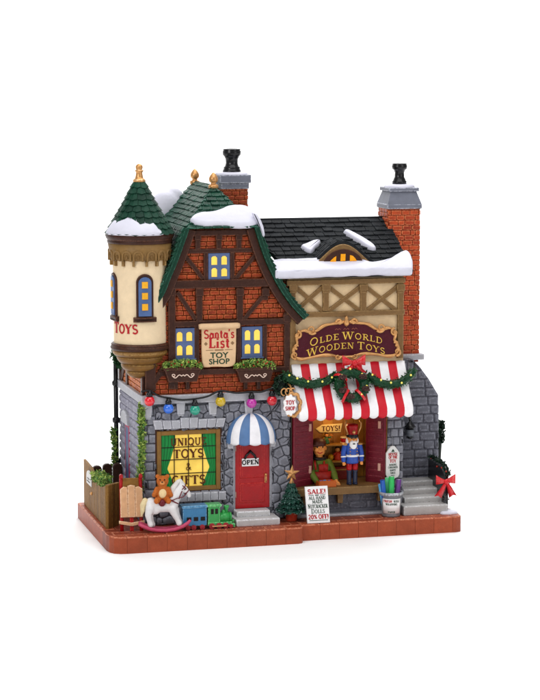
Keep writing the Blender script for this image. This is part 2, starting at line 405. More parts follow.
# ------------------------------------------------------------------ lettering
def arc(cx, cy, rx, ry, a0, a1, n=10): return [(cx+rx*math.cos(math.radians(a0+(a1-a0)*i/n)), cy+ry*math.sin(math.radians(a0+(a1-a0)*i/n))) for i in range(n+1)]
T_, t_ = .19, .085
GL = {   # Roman capitals as broad and fine pen strokes: width, strokes (points, weight), serifs (x, y)
 'A': (.86, [([(.08, 0), (.42, 1)], t_), ([(.42, 1), (.78, 0)], T_), ([(.2, .36), (.64, .36)], t_)], [(.08, 0), (.78, 0)]),
 'C': (.78, [(arc(.44, .5, .36, .5, 50, 310, 16), .13)], []),
 'D': (.86, [([(.18, 0), (.18, 1)], T_), ([(.18, 1)]+arc(.36, .5, .4, .48, 90, -90, 14)+[(.18, 0)], .12)], [(.14, 0), (.14, 1)]),
 'E': (.72, [([(.2, 0), (.2, 1)], T_), ([(.2, .96), (.64, .96)], t_), ([(.2, .52), (.52, .52)], t_), ([(.2, .04), (.66, .04)], t_), ([(.64, 1), (.64, .8)], t_), ([(.66, 0), (.66, .22)], t_)], [(.14, 0), (.14, 1)]),
 'F': (.68, [([(.2, 0), (.2, 1)], T_), ([(.2, .96), (.64, .96)], t_), ([(.2, .52), (.52, .52)], t_), ([(.64, 1), (.64, .8)], t_)], [(.2, 0), (.14, 1)]),
 'G': (.84, [(arc(.44, .5, .36, .5, 50, 330, 16), .13), ([(.72, 0.05), (.72, .42)], T_*.8), ([(.5, .42), (.8, .42)], t_)], []),
 'H': (.9, [([(.2, 0), (.2, 1)], T_), ([(.72, 0), (.72, 1)], T_), ([(.2, .52), (.72, .52)], t_)], [(.2, 0), (.2, 1), (.72, 0), (.72, 1)]),
 'I': (.42, [([(.21, 0), (.21, 1)], T_)], [(.21, 0), (.21, 1)]),
 'K': (.84, [([(.2, 0), (.2, 1)], T_), ([(.24, .45), (.7, 1)], t_), ([(.36, .6), (.76, 0)], T_*.9)], [(.2, 0), (.2, 1), (.74, 0)]),
 'L': (.7, [([(.2, 0), (.2, 1)], T_), ([(.2, .04), (.64, .04)], t_), ([(.64, 0), (.64, .24)], t_)], [(.2, 0), (.2, 1)]),
 'M': (1.02, [([(.14, 0), (.2, 1)], t_), ([(.2, 1), (.5, .1)], T_*.8), ([(.5, .1), (.82, 1)], t_), ([(.82, 1), (.88, 0)], T_)], [(.14, 0), (.88, 0)]),
 'N': (.9, [([(.16, 0), (.16, 1)], t_), ([(.16, 1), (.74, 0)], T_), ([(.74, 0), (.74, 1)], t_)], [(.16, 0), (.14, 1), (.74, 1)]),
 'O': (.88, [(arc(.44, .5, .35, .48, 0, 360, 22), .14)], []),
 'P': (.76, [([(.2, 0), (.2, 1)], T_), ([(.2, .96)]+arc(.4, .73, .28, .24, 90, -90, 10)+[(.2, .48)], .11)], [(.2, 0), (.16, 1)]),
 'Q': (.88, [(arc(.44, .5, .35, .48, 0, 360, 22), .14), ([(.5, .2), (.84, -.18)], .12)], []),
 'R': (.82, [([(.2, 0), (.2, 1)], T_), ([(.2, .96)]+arc(.4, .75, .26, .22, 90, -90, 10)+[(.2, .52)], .11), ([(.4, .52), (.74, 0)], T_*.9)], [(.2, 0), (.16, 1), (.76, 0)]),
 'S': (.7, [(arc(.35, .74, .24, .23, 25, 250, 10)+arc(.35, .26, .26, .23, 70, -155, 12), .14)], []),
 'T': (.8, [([(.4, 0), (.4, 1)], T_), ([(.06, .96), (.74, .96)], t_), ([(.06, 1), (.06, .78)], t_), ([(.74, 1), (.74, .78)], t_)], [(.4, 0)]),
 'U': (.88, [([(.2, 1), (.2, .4)]+arc(.45, .35, .25, .33, 180, 360, 10)+[(.7, 1)], .13)], [(.2, 1), (.7, 1)]),
 'W': (1.16, [([(.08, 1), (.32, 0)], T_), ([(.32, 0), (.56, 1)], t_), ([(.56, 1), (.82, 0)], T_), ([(.82, 0), (1.06, 1)], t_)], [(.08, 1), (.56, 1), (1.06, 1)]),
 'Y': (.82, [([(.08, 1), (.41, .48)], T_), ([(.74, 1), (.41, .48)], t_), ([(.41, .48), (.41, 0)], T_)], [(.08, 1), (.74, 1), (.41, 0)]),
 'X': (.82, [([(.1, 1), (.72, 0)], T_), ([(.1, 0), (.72, 1)], t_)], [(.1, 0), (.72, 0), (.1, 1), (.72, 1)]),
 '&': (.9, [([(.8, .02), (.3, .7)]+arc(.4, .8, .16, .18, 190, 10, 8)+[(.5, .62), (.22, .4)]+arc(.36, .24, .24, .24, 150, 300, 8)+[(.74, .45)], .11)], []),
 '!': (.36, [([(.18, .3), (.18, 1)], T_), ([(.18, 0), (.18, .13)], T_)], []),
 '0': (.72, [(arc(.36, .5, .26, .47, 0, 360, 20), .14)], []),
 '2': (.7, [(arc(.34, .72, .24, .25, 160, -40, 10)+[(.1, .04)], .12), ([(.1, .05), (.62, .05)], .12)], []),
 '%': (.9, [(arc(.22, .75, .14, .2, 0, 360, 12), .08), (arc(.66, .25, .14, .2, 0, 360, 12), .08), ([(.2, 0), (.7, 1)], .07)], []),
 "'": (.24, [([(.12, 1.05), (.1, .78)], .12)], []),
 'a': (.62, [(arc(.28, .26, .2, .26, 0, 360, 12), .15), ([(.5, .6), (.5, 0)], .17), ([(.12, .62), (.5, .56)], .12)], [(.54, 0)]),
 'n': (.66, [([(.16, .64), (.16, 0)], .17), ([(.16, .52), (.34, .64), (.5, .5), (.5, 0)], .15)], [(.16, 0), (.5, 0)]),
 't': (.44, [([(.2, .88), (.2, .1), (.36, .02)], .17), ([(.04, .62), (.38, .62)], .1)], []),
 's': (.52, [([(.44, .56), (.3, .64), (.12, .56), (.14, .4), (.42, .26), (.42, .08), (.24, 0), (.08, .08)], .14)], []),
 'i': (.34, [([(.17, .62), (.17, 0)], .17), ([(.17, .78), (.17, .92)], .17)], [(.17, 0)]),
}
def ribbon(bm, pts, wd, fr, z0, z1):
    pts = [Vector(p) for p in pts]; n = len(pts); closed = (pts[0]-pts[-1]).length < 1e-4
    L_, R2 = [], []
    for i in range(n):
        a = pts[i-1] if i > 0 else (pts[n-2] if closed else pts[0]); b = pts[i+1] if i < n-1 else (pts[1] if closed else pts[-1])
        d = (b-a).normalized(); m = Vector((-d.y, d.x))*wd/2
        L_.append(pts[i]+m); R2.append(pts[i]-m)
    for i in range(n-1):
        q = [tuple(R2[i]), tuple(R2[i+1]), tuple(L_[i+1]), tuple(L_[i])]
        top = [bm.verts.new(fr(x, y, z1)) for x, y in q]; bot = [bm.verts.new(fr(x, y, z0)) for x, y in q]
        bm.faces.new(top)
        bm.faces.new((bot[0], bot[1], top[1], top[0])); bm.faces.new((bot[2], bot[3], top[3], top[2]))
        if i == 0: bm.faces.new((bot[3], bot[0], top[0], top[3]))
        if i == n-2: bm.faces.new((bot[1], bot[2], top[2], top[1]))
def text_w(s, h, sp=.06, xs=1.0): return sum((GL[c][0]+sp if c in GL else .35) for c in s)*h*xs-sp*h*xs
def letter(bm, s, cx, y, h, fr, z=.3, sp=.06, xs=1.0, warp=None, wt=1.0, big=None, slope=0.0):
    """words in Roman capitals centred on cx; big = height of each word's first letter"""
    def hh(i): return big if (big and (i == 0 or s[i-1] == ' ')) else h
    tot = sum(((GL[c][0]+sp)*hh(i) if c in GL else .35*h)*xs for i, c in enumerate(s))-sp*h*xs
    x = cx-tot/2; k = 0
    for i, c in enumerate(s):
        H = hh(i)
        if c not in GL: x += .35*h*xs; continue
        wd, st, se = GL[c]
        def P(q, x=x, H=H):
            a, b = x+q[0]*H*xs, y+q[1]*H-(H-h)*.15
            b += slope*(a-cx)
            return (a, b+(warp(a) if warp else 0))
        for pts, tw in st:
            k += 1; ribbon(bm, [P(p) for p in pts], tw*H*wt, fr, -.05, z+.012*(k % 7))
        for (sx, sy) in se:
            k += 1; yy = .03 if sy == 0 else .97
            ribbon(bm, [P((sx-.16, yy)), P((sx+.16, yy))], .065*H*wt, fr, -.05, z+.012*(k % 7)+.006)
        x += (wd+sp)*H*xs
def sans(bm, s, cx, y, h, fr, z=.3, xs=1.0, bold=0.0):
    cu = bpy.data.curves.new('t', 'FONT'); cu.body = s; cu.size = 1.0; cu.align_x = 'CENTER'; cu.extrude = 0.05; cu.offset = bold; cu.resolution_u = 3
    o = bpy.data.objects.new('t', cu); C.objects.link(o); bpy.context.view_layer.update()
    me = bpy.data.meshes.new_from_object(o.evaluated_get(bpy.context.evaluated_depsgraph_get()))
    k = h/.7
    b2 = bmesh.new(); b2.from_mesh(me); mp = {}
    for v in b2.verts: mp[v] = bm.verts.new(fr(cx+v.co.x*k*xs, y+v.co.y*k, z if v.co.z > 0 else -.05))
    for f in b2.faces:
        try: bm.faces.new([mp[v] for v in f.verts])
        except ValueError: pass
    b2.free(); bpy.data.objects.remove(o); bpy.data.curves.remove(cu); bpy.data.meshes.remove(me)

def onp(px, py, o, du, dv):
    """where the line of sight meets a sloping plane: its own (u, v)"""
    o = Vector(o); du = Vector(du).normalized(); dv = Vector(dv); dv = (dv-du*dv.dot(du)).normalized(); n = du.cross(dv)
    d = _ray(px, py); t = (o-CAM).dot(n)/d.dot(n); p = CAM+d*t-o
    return (p.dot(du), p.dot(dv))

# ================================================================== SETTING
bm = NB()
rows = [(-900, -1200), (-900, 620)]
prof = [(-1800, 0), (900, 0)] + [(900+420*math.sin(a), 420-420*math.cos(a)) for a in [PI/2*k/10 for k in range(1, 11)]] + [(1320, 1700)]
prev = None
for y, z in prof:
    cur = [bm.verts.new((x, y, z)) for x in (-5200, 5600)]
    if prev: f = bm.faces.new((prev[0], prev[1], cur[1], cur[0])); f.smooth = True
    prev = cur
paper = mat('white_studio_paper', 'fcfcfc', var=0.0, bump=0, rough=.9, spec=.1)
o = struct(obj('backdrop', bm, paper, origin=(0, 0, 0), recalc=False))
o['label'] = 'plain white seamless studio backdrop under and behind the shops'

ZT = 17.0
bm = NB()
outL = [(0, 187), (0, 20), (1.5, 11), (5, 4.5), (11, .8), (18, 0), (196, 0), (200, 1.5), (202, 5), (202, 187)]
outR = [(202, 187), (202, 12), (371, 11), (376, 13), (378.5, 18), (378.5, 187)]
for out, xa, n, dy in ((outL, -3, 10, 0), (outR, 202, 9, 11)):
    for i in range(-1, n+1):
        for j, (ya, yb) in enumerate(((dy-1, dy+13), (dy+13, dy+27), (dy+27, dy+41), (dy+41, 187))):
            x0 = xa+i*20.6+(10 if j % 2 else 0)
            if j == 3: continue
            p = clean(clip_to(rect(x0, ya, x0+20.6, yb), out), .5)
            if len(p) > 2 and abs(area2(p)) > 12:
                slab(bm, inset(p, .14), flat(0), .0, ZT+U(-.15, .15), 1.3 if j == 0 else .5, tint=U(0, .35) if j == 0 else U(.6, 1))
    for j in range(8):      # the blocks down the left side and the plain rest
        ya = dy+41+j*18.3
        for (xa2, xb2) in (((-1, 14), (14, 202)) if out is outL else ((202, 365), (365, 380))):
            p = clean(clip_to(rect(xa2, ya, xb2, ya+18.3), out), .5)
            if len(p) > 2: slab(bm, inset(p, .14), flat(0), 0, ZT-.05, 1.3 if xb2 in (14, 380) else .4, tint=U(0, .35) if xb2 in (14, 380) else .9)
o = struct(obj('pavement', bm, mat('paving_blocks', 'a04a2c', '7c3826', edge='cc8060', var=.14, wash=.22, washcol='7a3018', rough=.42, bump=.35)))
o['label'] = 'terracotta brick pavement slab that carries both shops'

# ================================================================== TOY SHOP (left)
YF = 48.0; F1 = front(YF)
XL, XR, ZL = 45.0, 200.0, 148.0
shop = thing('toy_shop', (122, 110, ZT), 'tall half-timbered brick and stone toy shop with green roof and corner turret', 'toy shop')
hullM = SMORT
bm = NB(); box(bm, XL+1, XR-.5, YF+1.8, 176, ZT-.2, ZL, 0)
wx0, wz0 = A(157, 491, YF); wx1, wz1 = A(220, 428, YF); wz0 = A(188, 490.5, YF)[1]; wz1 = A(188, 430, YF)[1]
dx0 = A(235, 470, YF)[0]; dx1 = A(269.5, 470, YF)[0]; dz0 = A(252, 508, YF)[1]; dz1 = A(252, 438, YF)[1]
holes = [(wx0, wz0, wx1, wz1), (dx0-1.5, ZT, dx1+1.5, dz1+2)]
blocks(bm, rect(XL, ZT, wx0-1, 141), F1, 12, 9.5, holes=[], h=2)
stones(bm, rect(wx0-1, ZT, wx1+4, 141), F1, 11, 9, holes=holes, h=1.9)
stones(bm, rect(wx1+4, ZT, XR, 141), F1, 10.5, 9.5, holes=holes, h=1.9, jit=.3)
obj('stone_wall', bm, STONE, shop)
bm = NB(); blocks(bm, rect(YF-1, ZT, 176, 141), side(XL+1), 15, 8.5, h=1.8, holes=[(122, ZT+20, 148, 112)])
obj('side_wall', bm, STONE_LIT, shop)
# string course ledge
bm = NB(); zl0, zl1 = A(215, 402, YF-4)[1], A(215, 393.5, YF-4)[1]
box(bm, XL-3, XR+1.5, YF-4.5, YF+3, zl0, zl1, 1.0); box(bm, XL-3.2, XL+3, YF+2, 177, zl0+.3, zl1-.2, 1.0)
obj('ledge', bm, PALE, shop)
for px in (147, 181, 213, 249, 285):     # stone brackets under the ledge
    bm = NB(); x = A(px, 405, YF-3)[0]; wd = 4.6 if px > 150 else 5.5
    zb = A(px, 414.5 if px > 150 else 418, YF-3)[1]
    slab(bm, [(x-wd*.8, zb), (x+wd*.8, zb), (x+wd, zl0), (x-wd, zl0)], F1, 0, 3.2, .8); box(bm, x-wd*.7, x+wd*.7, YF-1.8, YF, zb-2, zb, .5)
    obj('stone_bracket', bm, PALE, shop)
# shop window
win = NB(); fw_ = 4.5
for p in (rect(wx0, wz0, wx0+fw_, wz1), rect(wx1-fw_, wz0, wx1, wz1), rect(wx0+fw_, wz1-fw_, wx1-fw_, wz1), rect(wx0+fw_, wz0, wx1-fw_, wz0+fw_)): slab(win, p, F1, -2, 1.6, .5)
win = obj('shop_window', win, FRAMEB, shop)
bm = NB()
for p in (rect(wx0-1.8, wz0-1.5, wx0, wz1+1.5), rect(wx1, wz0-1.5, wx1+1.8, wz1+1.5), rect(wx0, wz1, wx1, wz1+1.5), rect(wx0, wz0-1.5, wx1, wz0)): slab(bm, p, F1, -2, .7, .2)
obj('frame_edge', bm, TIMBER, win)
ix0, ix1, iz0, iz1 = wx0+fw_, wx1-fw_, wz0+fw_, wz1-fw_
bm = NB(); box(bm, ix0, ix1, YF+.8, YF+1.6, iz0, iz1, 0); obj('pane', bm, PANE, win)
for sgn in (-1, 1):                       # drawn curtains
    bm = NB(); xe = ix0 if sgn < 0 else ix1; Hh = iz1-iz0; rows = 26; cols = 16; g = []
    for j in range(rows+1):
        t = j/rows; z = iz0+t*Hh
        Wt = ix1-ix0; wdt = Wt*(.11+(.15*min(1, (t-.36)/.5)**.8 if t > .36 else .13*min(1, (.36-t)/.34)**.9))
        g.append([bm.verts.new((xe-sgn*wdt*i/cols, YF+.75-.65*abs(math.sin(i/cols*PI*4+t*.6)), z)) for i in range(cols+1)])
    for j in range(rows):
        for i in range(cols):
            f = bm.faces.new((g[j][i], g[j][i+1], g[j+1][i+1], g[j+1][i])); f.smooth = True
            f[bm.faces.layers.float['tint']] = 1 if i % 4 == 0 else 0
    o = obj('curtain', bm, CURT, win); 
bm = NB()
for t in (.24, .5, .76): x = ix0+(ix1-ix0)*t; slab(bm, rect(x-.4, iz0, x+.4, iz1), F1, -.9, .2, .1)
for t in (.25, .52, .76): z = iz0+(iz1-iz0)*t; slab(bm, rect(ix0, z-.4, ix1, z+.4), F1, -.9, .26, .1)
obj('glazing_bars', bm, INK_K, win)
bm = NB(); F1b = front(YF-.1); cxw = (ix0+ix1)/2; Hh = iz1-iz0
letter(bm, 'UNIQUE', cxw, iz0+Hh*.79, 7.6, F1b, .35, xs=1.0, wt=1.2); letter(bm, 'TOYS', cxw, iz0+Hh*.55, 8.8, F1b, .35, xs=1.08, wt=1.2)
letter(bm, '&', cxw, iz0+Hh*.31, 7.4, F1b, .35, xs=.95); letter(bm, 'GIFTS', cxw, iz0+Hh*.04, 9, F1b, .35, xs=1.08, wt=1.2)
obj('lettering', bm, INK_B, win)
# lintel of upright stones, sill
bm = NB(); zA = A(188, 429, YF)[1]; zB = A(188, 419.5, YF-3)[1]; nL = 8; xa, xb = A(154, 424, YF)[0], A(223, 424, YF)[0]
for i in range(nL):
    a = xa+(xb-xa)*i/nL; b = xa+(xb-xa)*(i+1)/nL; sk = (i+.5-nL/2)*.55; up = 2.2 if i in (3, 4) else U(0, .8)
    slab(bm, inset([(a, zA+1), (b, zA+1), (b+sk+.4, zB+up), (a+sk-.4, zB+up)], .3), F1, 0, 4.2+U(-.3, .5), .9, tint=U(0, 1))
obj('lintel', bm, PALE, shop)
bm = NB(); zs1 = A(200, 492.5, YF-4)[1]; zs0 = A(200, 501, YF-4)[1]; xa, xb = A(155, 496, YF)[0], A(226, 496, YF-4)[0]
for i in range(9):
    a = xa+(xb-xa)*i/9; b = xa+(xb-xa)*(i+1)/9; slab(bm, rect(a+.25, zs0, b-.25, zs1), F1, 0, 5.2+U(-.3, .3), .8, tint=U(0, 1))
obj('window_sill', bm, PALE, shop)
# red door
bm = NB(); slab(bm, rect(dx0, dz0, dx1, dz1), F1, -2, -.6, .1)
dw = dx1-dx0; Hd = dz1-dz0
slab(bm, rect(dx0+5, dz0+Hd*.05+2, dx1-5, dz0+Hd*.36), F1, -1, .1, .7); slab(bm, rect(dx0+7.5, dz0+Hd*.05+4.5, dx1-7.5, dz0+Hd*.36-2.5), F1, 0, .5, .3)
slab(bm, rect(dx0+5, dz0+Hd*.43, dx1-5, dz0+Hd*.93), F1, -1, .1, .7); slab(bm, rect(dx0+7.5, dz0+Hd*.43+2.5, dx1-7.5, dz0+Hd*.93-2.5), F1, 0, .45, .3)
door = obj('door', bm, RED, shop)
bm = NB()
slab(bm, rect(dx0-2.4, dz0, dx0, dz1+2), F1, -2, 1.2, .4); slab(bm, rect(dx1, dz0, dx1+2.4, dz1+2), F1, -2, 1.2, .4); slab(bm, rect(dx0, dz1, dx1, dz1+2), F1, -2, 1.1, .4)
obj('door_frame', bm, mat('grey_frame_paint', '8a8a92', edge='b0b0b8', var=.1), shop)
bm = NB(); hx = dx1-4.2; hz = dz0+Hd*.41
slab(bm, rect(hx-1.1, hz-4, hx+1.1, hz+5.5), F1, -.7, .6, .3); tube(bm, [(hx, YF-.4, hz+3), (hx, YF-2.6, hz+2.4), (hx+.1, YF-2.8, hz-1.5), (hx, YF-1.2, hz-3)], .62, 8); ball(bm, (hx, YF-1.3, hz+4.6), 1.3)
obj('door_handle', bm, GOLD, door)
for t in (.16, .82):
    bm = NB(); slab(bm, rect(dx0-.6, dz0+Hd*t, dx0+1.4, dz0+Hd*t+6), F1, -.7, .5, .2); obj('hinge', bm, mat('hinge_paint', 'a87868', var=.1), door)
# hanging open sign (hangs from the door)
zc = A(252, 462, YF)[1]; xc = A(250.3, 462, YF-1)[0]
sg = thing('open_sign', (xc, YF-1.5, zc-4), 'small white OPEN sign hanging on the red door', 'door sign')
bm = NB(); slab(bm, rect(xc-9, zc-4, xc+9, zc+4.2), F1, .65, 1.7, .3); obj('board', bm, WHITE, sg)
bm = NB(); letter(bm, 'OPEN', xc, zc-2.1, 4.6, front(YF-1.75), .25, xs=1.15, wt=1.5); obj('lettering', bm, INK_K, sg)
bm = NB(); tube(bm, [(xc-6, YF-1.2, zc+3.5), (xc-4.5, YF-1.4, zc+7), (xc, YF-1.4, zc+11.5), (xc+4.5, YF-1.4, zc+7), (xc+6, YF-1.2, zc+3.5)], [1.1, 1.3, 1.7, 1.3, 1.1], 8); obj('hanger', bm, BLACK, sg)
# striped half-dome awning over the door
ax = A(252.5, 440, YF-8)[0]; az = A(252, 443.5, YF-20)[1]; aR = 26; aD = 20; aH = A(252, 412.5, YF)[1]-az
bm = NB(); n = 56; mrow = 14; lt = bm.faces.layers.float['tint']; g = []
for i in range(n+1):
    ph = PI*i/n; col = []
    rib = 1+.02*abs(math.sin(ph*7/1.0))
    for j in range(mrow+1):
        q = j/mrow*PI/2; r = math.sin(q)**.92*rib
        col.append(bm.verts.new((ax-aR*math.cos(ph)*r, YF-aD*math.sin(ph)*r, az+aH*math.cos(q)**.95)))
    sc = abs(math.sin(ph*7)); col.append(bm.verts.new((ax-aR*math.cos(ph)*1.02, YF-aD*math.sin(ph)*1.02, az-1.2-1.4*sc)))
    col.append(bm.verts.new((ax-aR*math.cos(ph)*.93, YF-aD*math.sin(ph)*.93, az-1.0-1.2*sc)))
    col.append(bm.verts.new((ax-aR*math.cos(ph)*.9, YF-aD*math.sin(ph)*.9, az+2)))
    g.append(col)
for i in range(n):
    s = int(i/n*7)
    for j in range(len(g[0])-1):
        f = bm.faces.new((g[i][j], g[i][j+1], g[i+1][j+1], g[i+1][j])); f.smooth = True; f[lt] = 1 if s % 2 == 0 else 0
dome = obj('door_awning', bm, BSTRIPE, shop)
for sg_ in (-1, 1):
    bm = NB(); x = ax+sg_*22.5; slab(bm, [(x-2.6, az-7), (x+2.6, az-7), (x+3.4, az-1), (x-3.4, az-1)], F1, 0, 6, .8); obj('awning_bracket', bm, PALE, dome)
# doorstep
bm = NB(); xm = ax
s1 = (A(236.5, 520, 28)[0], A(279, 520, 28)[0]); zmid = (dz0+ZT)/2+.6
box(bm, s1[0]-2, s1[1]-1, 20, YF, ZT-.2, zmid, 1.3); box(bm, s1[0]+1.5, s1[1]-8, 33, YF, zmid-.1, dz0, 1.3)
obj('doorstep', bm, mat('step_paint', 'c2c0c0', edge='e6e6ea', var=.1, wash=.25, washcol='8c8888', rough=.5), shop)

# ---- brick upper floors
ZG = A(200, 284, YF)[1]                       # big beam level
prR = [A(x, y, YF-6) for x, y in ((256, 227), (262.5, 248), (270.5, 268), (281, 288), (293, 305), (305, 318))]
prL = [A(x, y, YF-6) for x, y in ((187, 228), (180, 248), (174, 264), (168, 278), (162, 293))]
prL += [(prL[-1][0]-10, prL[-1][1]-14)]
zg1 = prR[0][1]
def xat(pts, z):
    for a, b in zip(pts[:-1], pts[1:]):
        if b[1] <= z <= a[1]: return a[0]+(b[0]-a[0])*(z-a[1])/(b[1]-a[1])
    return pts[-1][0] if z < pts[-1][1] else pts[0][0]
def hullpoly(): return [(XL+2, ZL), (XR-1, ZL), (XR-1, prR[-1][1]+4)] + [(p[0]-3, p[1]) for p in reversed(prR[:-1])] + [(p[0]+3, p[1]) for p in prL[:-1]] + [(XL+2, prL[-1][1]+2)]
bm = NB(); zE = min(ZG-4, prL[-1][1]); slab(bm, rect(XL+2, ZL, XR-1, min(235, zE)), front(YF+2.2), -118, 0, 0)
slab(bm, [(XL+3, min(235, zE)-.5), (XR-1, min(235, zE)-.5), (XR-1, ZG), (xat(prL, ZG)+3, ZG), (xat(prL, (ZG+zE)/2)+3, (ZG+zE)/2), (prL[-1][0]+4, zE)], front(YF+2.4), -117, 0, 0)
zz_ = [ZG-.5, ZG+8, ZG+16, ZG+24, ZG+34, prR[0][1]]
for za_, zb_ in zip(zz_[:-1], zz_[1:]): slab(bm, [(xat(prL, za_)+2, za_), (xat(prR, za_)-2, za_), (xat(prR, zb_)-2, zb_), (xat(prL, zb_)+2, zb_)], front(YF+2.3), -117, 0, 0)
obj('upper_wall', bm, MORTAR, shop)
F2 = front(YF+1.6)
tw = [(208, 253, 229.5, 279.5), (173.5, 328, 194.5, 358.5), (241.5, 326.5, 262, 357)]
def prect(x0, y0, x1, y1, Y): xm_, ym_ = (x0+x1)/2, (y0+y1)/2; return (A(x0, ym_, Y)[0], A(xm_, y1, Y)[1], A(x1, ym_, Y)[0], A(xm_, y0, Y)[1])
WR = [prect(*q, YF) for q in tw]
bm = NB()
bricks(bm, [(XL+2, ZL), (XR-2, ZL), (XR-2, ZG), (xat(prL, ZG)+3, ZG), (XL+2, 232)], F2, 10, 5.0, holes=WR, h=1.3, gap=.8)
zmidg = prL[2][1]
zs_ = [ZG, ZG+12, ZG+24, zg1]
for za_, zb_ in zip(zs_[:-1], zs_[1:]): bricks(bm, [(xat(prL, za_)+1, za_), (xat(prR, za_)-1, za_), (xat(prR, zb_)-1, zb_), (xat(prL, zb_)+1, zb_)], F2, 10, 5.0 if zb_ < zg1 else (zg1-zs_[2])/round((zg1-zs_[2])/5), holes=WR, h=1.3, gap=.8)
obj('brick_wall', bm, BRICK, shop)
bm = NB(); blk = side(XL+2)
bricks(bm, rect(YF+8, ZL, 172, 235), blk, 10, 5.0, h=1.3, gap=.9)
obj('side_brick_wall', bm, mat('orange_brick_paint', 'c4652c', 'a84820', edge='e09a60', var=.25, wash=.3, rough=.5), shop)
# timber frame
bm = NB()
def hb(x0, x1, y, th, w1=2.6, Y=YF):
    X0, X1 = A(x0, y, Y)[0], A(x1, y, Y)[0]; z = A((x0+x1)/2, y, Y)[1]; slab(bm, rect(X0, z-th/2, X1, z+th/2), F1, -2, w1+U(-.1, .1), .7, jit=.004)
def vb(x, y0, y1, th, w1=2.3, Y=YF):
    X = A(x, (y0+y1)/2, Y)[0]; z0, z1 = A(x, y1, Y)[1], A(x, y0, Y)[1]; slab(bm, rect(X-th/2, z0, X+th/2, z1), F1, -2, w1+U(-.15, .15), .7, jit=.004)
def db(x0, y0, x1, y1, th, w1=1.9): slab(bm, bar(A(x0, y0, YF), A(x1, y1, YF), th), F1, -2, w1+U(-.1, .1), .7, jit=.004)
hb(184, 259, 232.5, 6); hb(182, 262, 250.5, 4.5); hb(163, 270, 283.5, 8.5, 3.4); hb(169, 289, 322.5, 6.2, 2.9); hb(158, 289, 371, 6.0, 2.7)
for x in (197.5, 218.5, 238.5): vb(x, 235, 249, 5.5, 2.2); vb(x, 234, 240, 7, 3.0)
vb(205.5, 252, 280, 4.6); vb(232, 252, 280, 4.6)
db(183.5, 254, 203, 279, 4.6); db(256, 254, 235, 279, 4.6)
vb(171.5, 287, 389, 7.5, 2.8); vb(199, 287, 322, 6.8); vb(239.5, 287, 322, 6.8); vb(265, 287, 300, 6, 2.0)
for x in (171.5, 199, 239.5, 265): vb(x, 288, 296, 8.2, 3.6)
db(177, 292, 195.5, 319.5, 4.6); db(266, 292, 243.5, 319.5, 4.6)
vb(196.5, 325, 370, 5.2); vb(238.5, 325, 370, 5.2); vb(264.5, 325, 370, 4.6); vb(286.5, 312, 390, 6.5, 2.7)
vb(286.5, 314, 322, 8.2, 3.4)
vb(150, 340, 391, 11, 3.0)
db(168, 362, 152, 384, 6)
for x0 in (175.5, 187, 245, 258): vb(x0, 374, 389, 4.2, 3.2)
obj('timber_frame', bm, TIMBER, shop)
bm = NB()   # side timbers
slab(bm, rect(YF+1, ZL, YF+9, 236), side(XL+.5), -.5, 1.6, .7); slab(bm, rect(128, ZL, 136, 236), side(XL+.5), -.5, 1.6, .7)
slab(bm, rect(168, ZL, 176, 236), side(XL+.5), -.5, 1.6, .7); slab(bm, rect(YF+9, 178, 168, 184), side(XL+.5), -.5, 1.4, .7)
slab(bm, bar((168, ZL+2), (138, 182), 9), side(XL+.5), -.5, 1.2, .7)
obj('side_timber_frame', bm, TIMBER, shop)
# barge boards
bm = NB()
def band(bm, pts, wd, fr, w0, w1, sgn=1, bev=.8, tint=0):
    """a board that follows a line, wd wide to one side"""
    n = len(pts); inn = []
    for i in range(n):
        a = Vector(pts[max(i-1, 0)]); b = Vector(pts[min(i+1, n-1)]); d = (b-a).normalized(); m = Vector((-d.y, d.x))*sgn
        inn.append(tuple(Vector(pts[i])+m*wd))
    slab(bm, list(pts)+list(reversed(inn)), fr, w0, w1, bev, tint=tint)
def dens(pts, n=4):
    out = []
    for i in range(len(pts)-1):
        for k in range(n):
            t = k/n; p0, p1, p2, p3 = [Vector(pts[max(0, min(len(pts)-1, i+q))]) for q in (-1, 0, 1, 2)]
            out.append(tuple(.5*((2*p1)+(-p0+p2)*t+(2*p0-5*p1+4*p2-p3)*t*t+(-p0+3*p1-3*p2+p3)*t**3)))
    return out+[tuple(pts[-1])]
cR, cL = dens(prR), dens(prL)
def shift(pts, d, sgn):
    out = []
    for i in range(len(pts)):
        a = Vector(pts[max(i-1, 0)]); b = Vector(pts[min(i+1, len(pts)-1)]); q = (b-a).normalized(); out.append(tuple(Vector(pts[i])+Vector((-q.y, q.x))*sgn*d))
    return out
FB = front(YF)
band(bm, shift(cR, 2.0, -1), 8.0, FB, -2, 5.2, -1); obj('barge_board', bm, TIMBER, shop)
bm = NB(); band(bm, shift(cL, 2.0, 1), 8.0, FB, -2, 5.2, 1); obj('barge_board', bm, TIMBER, shop)
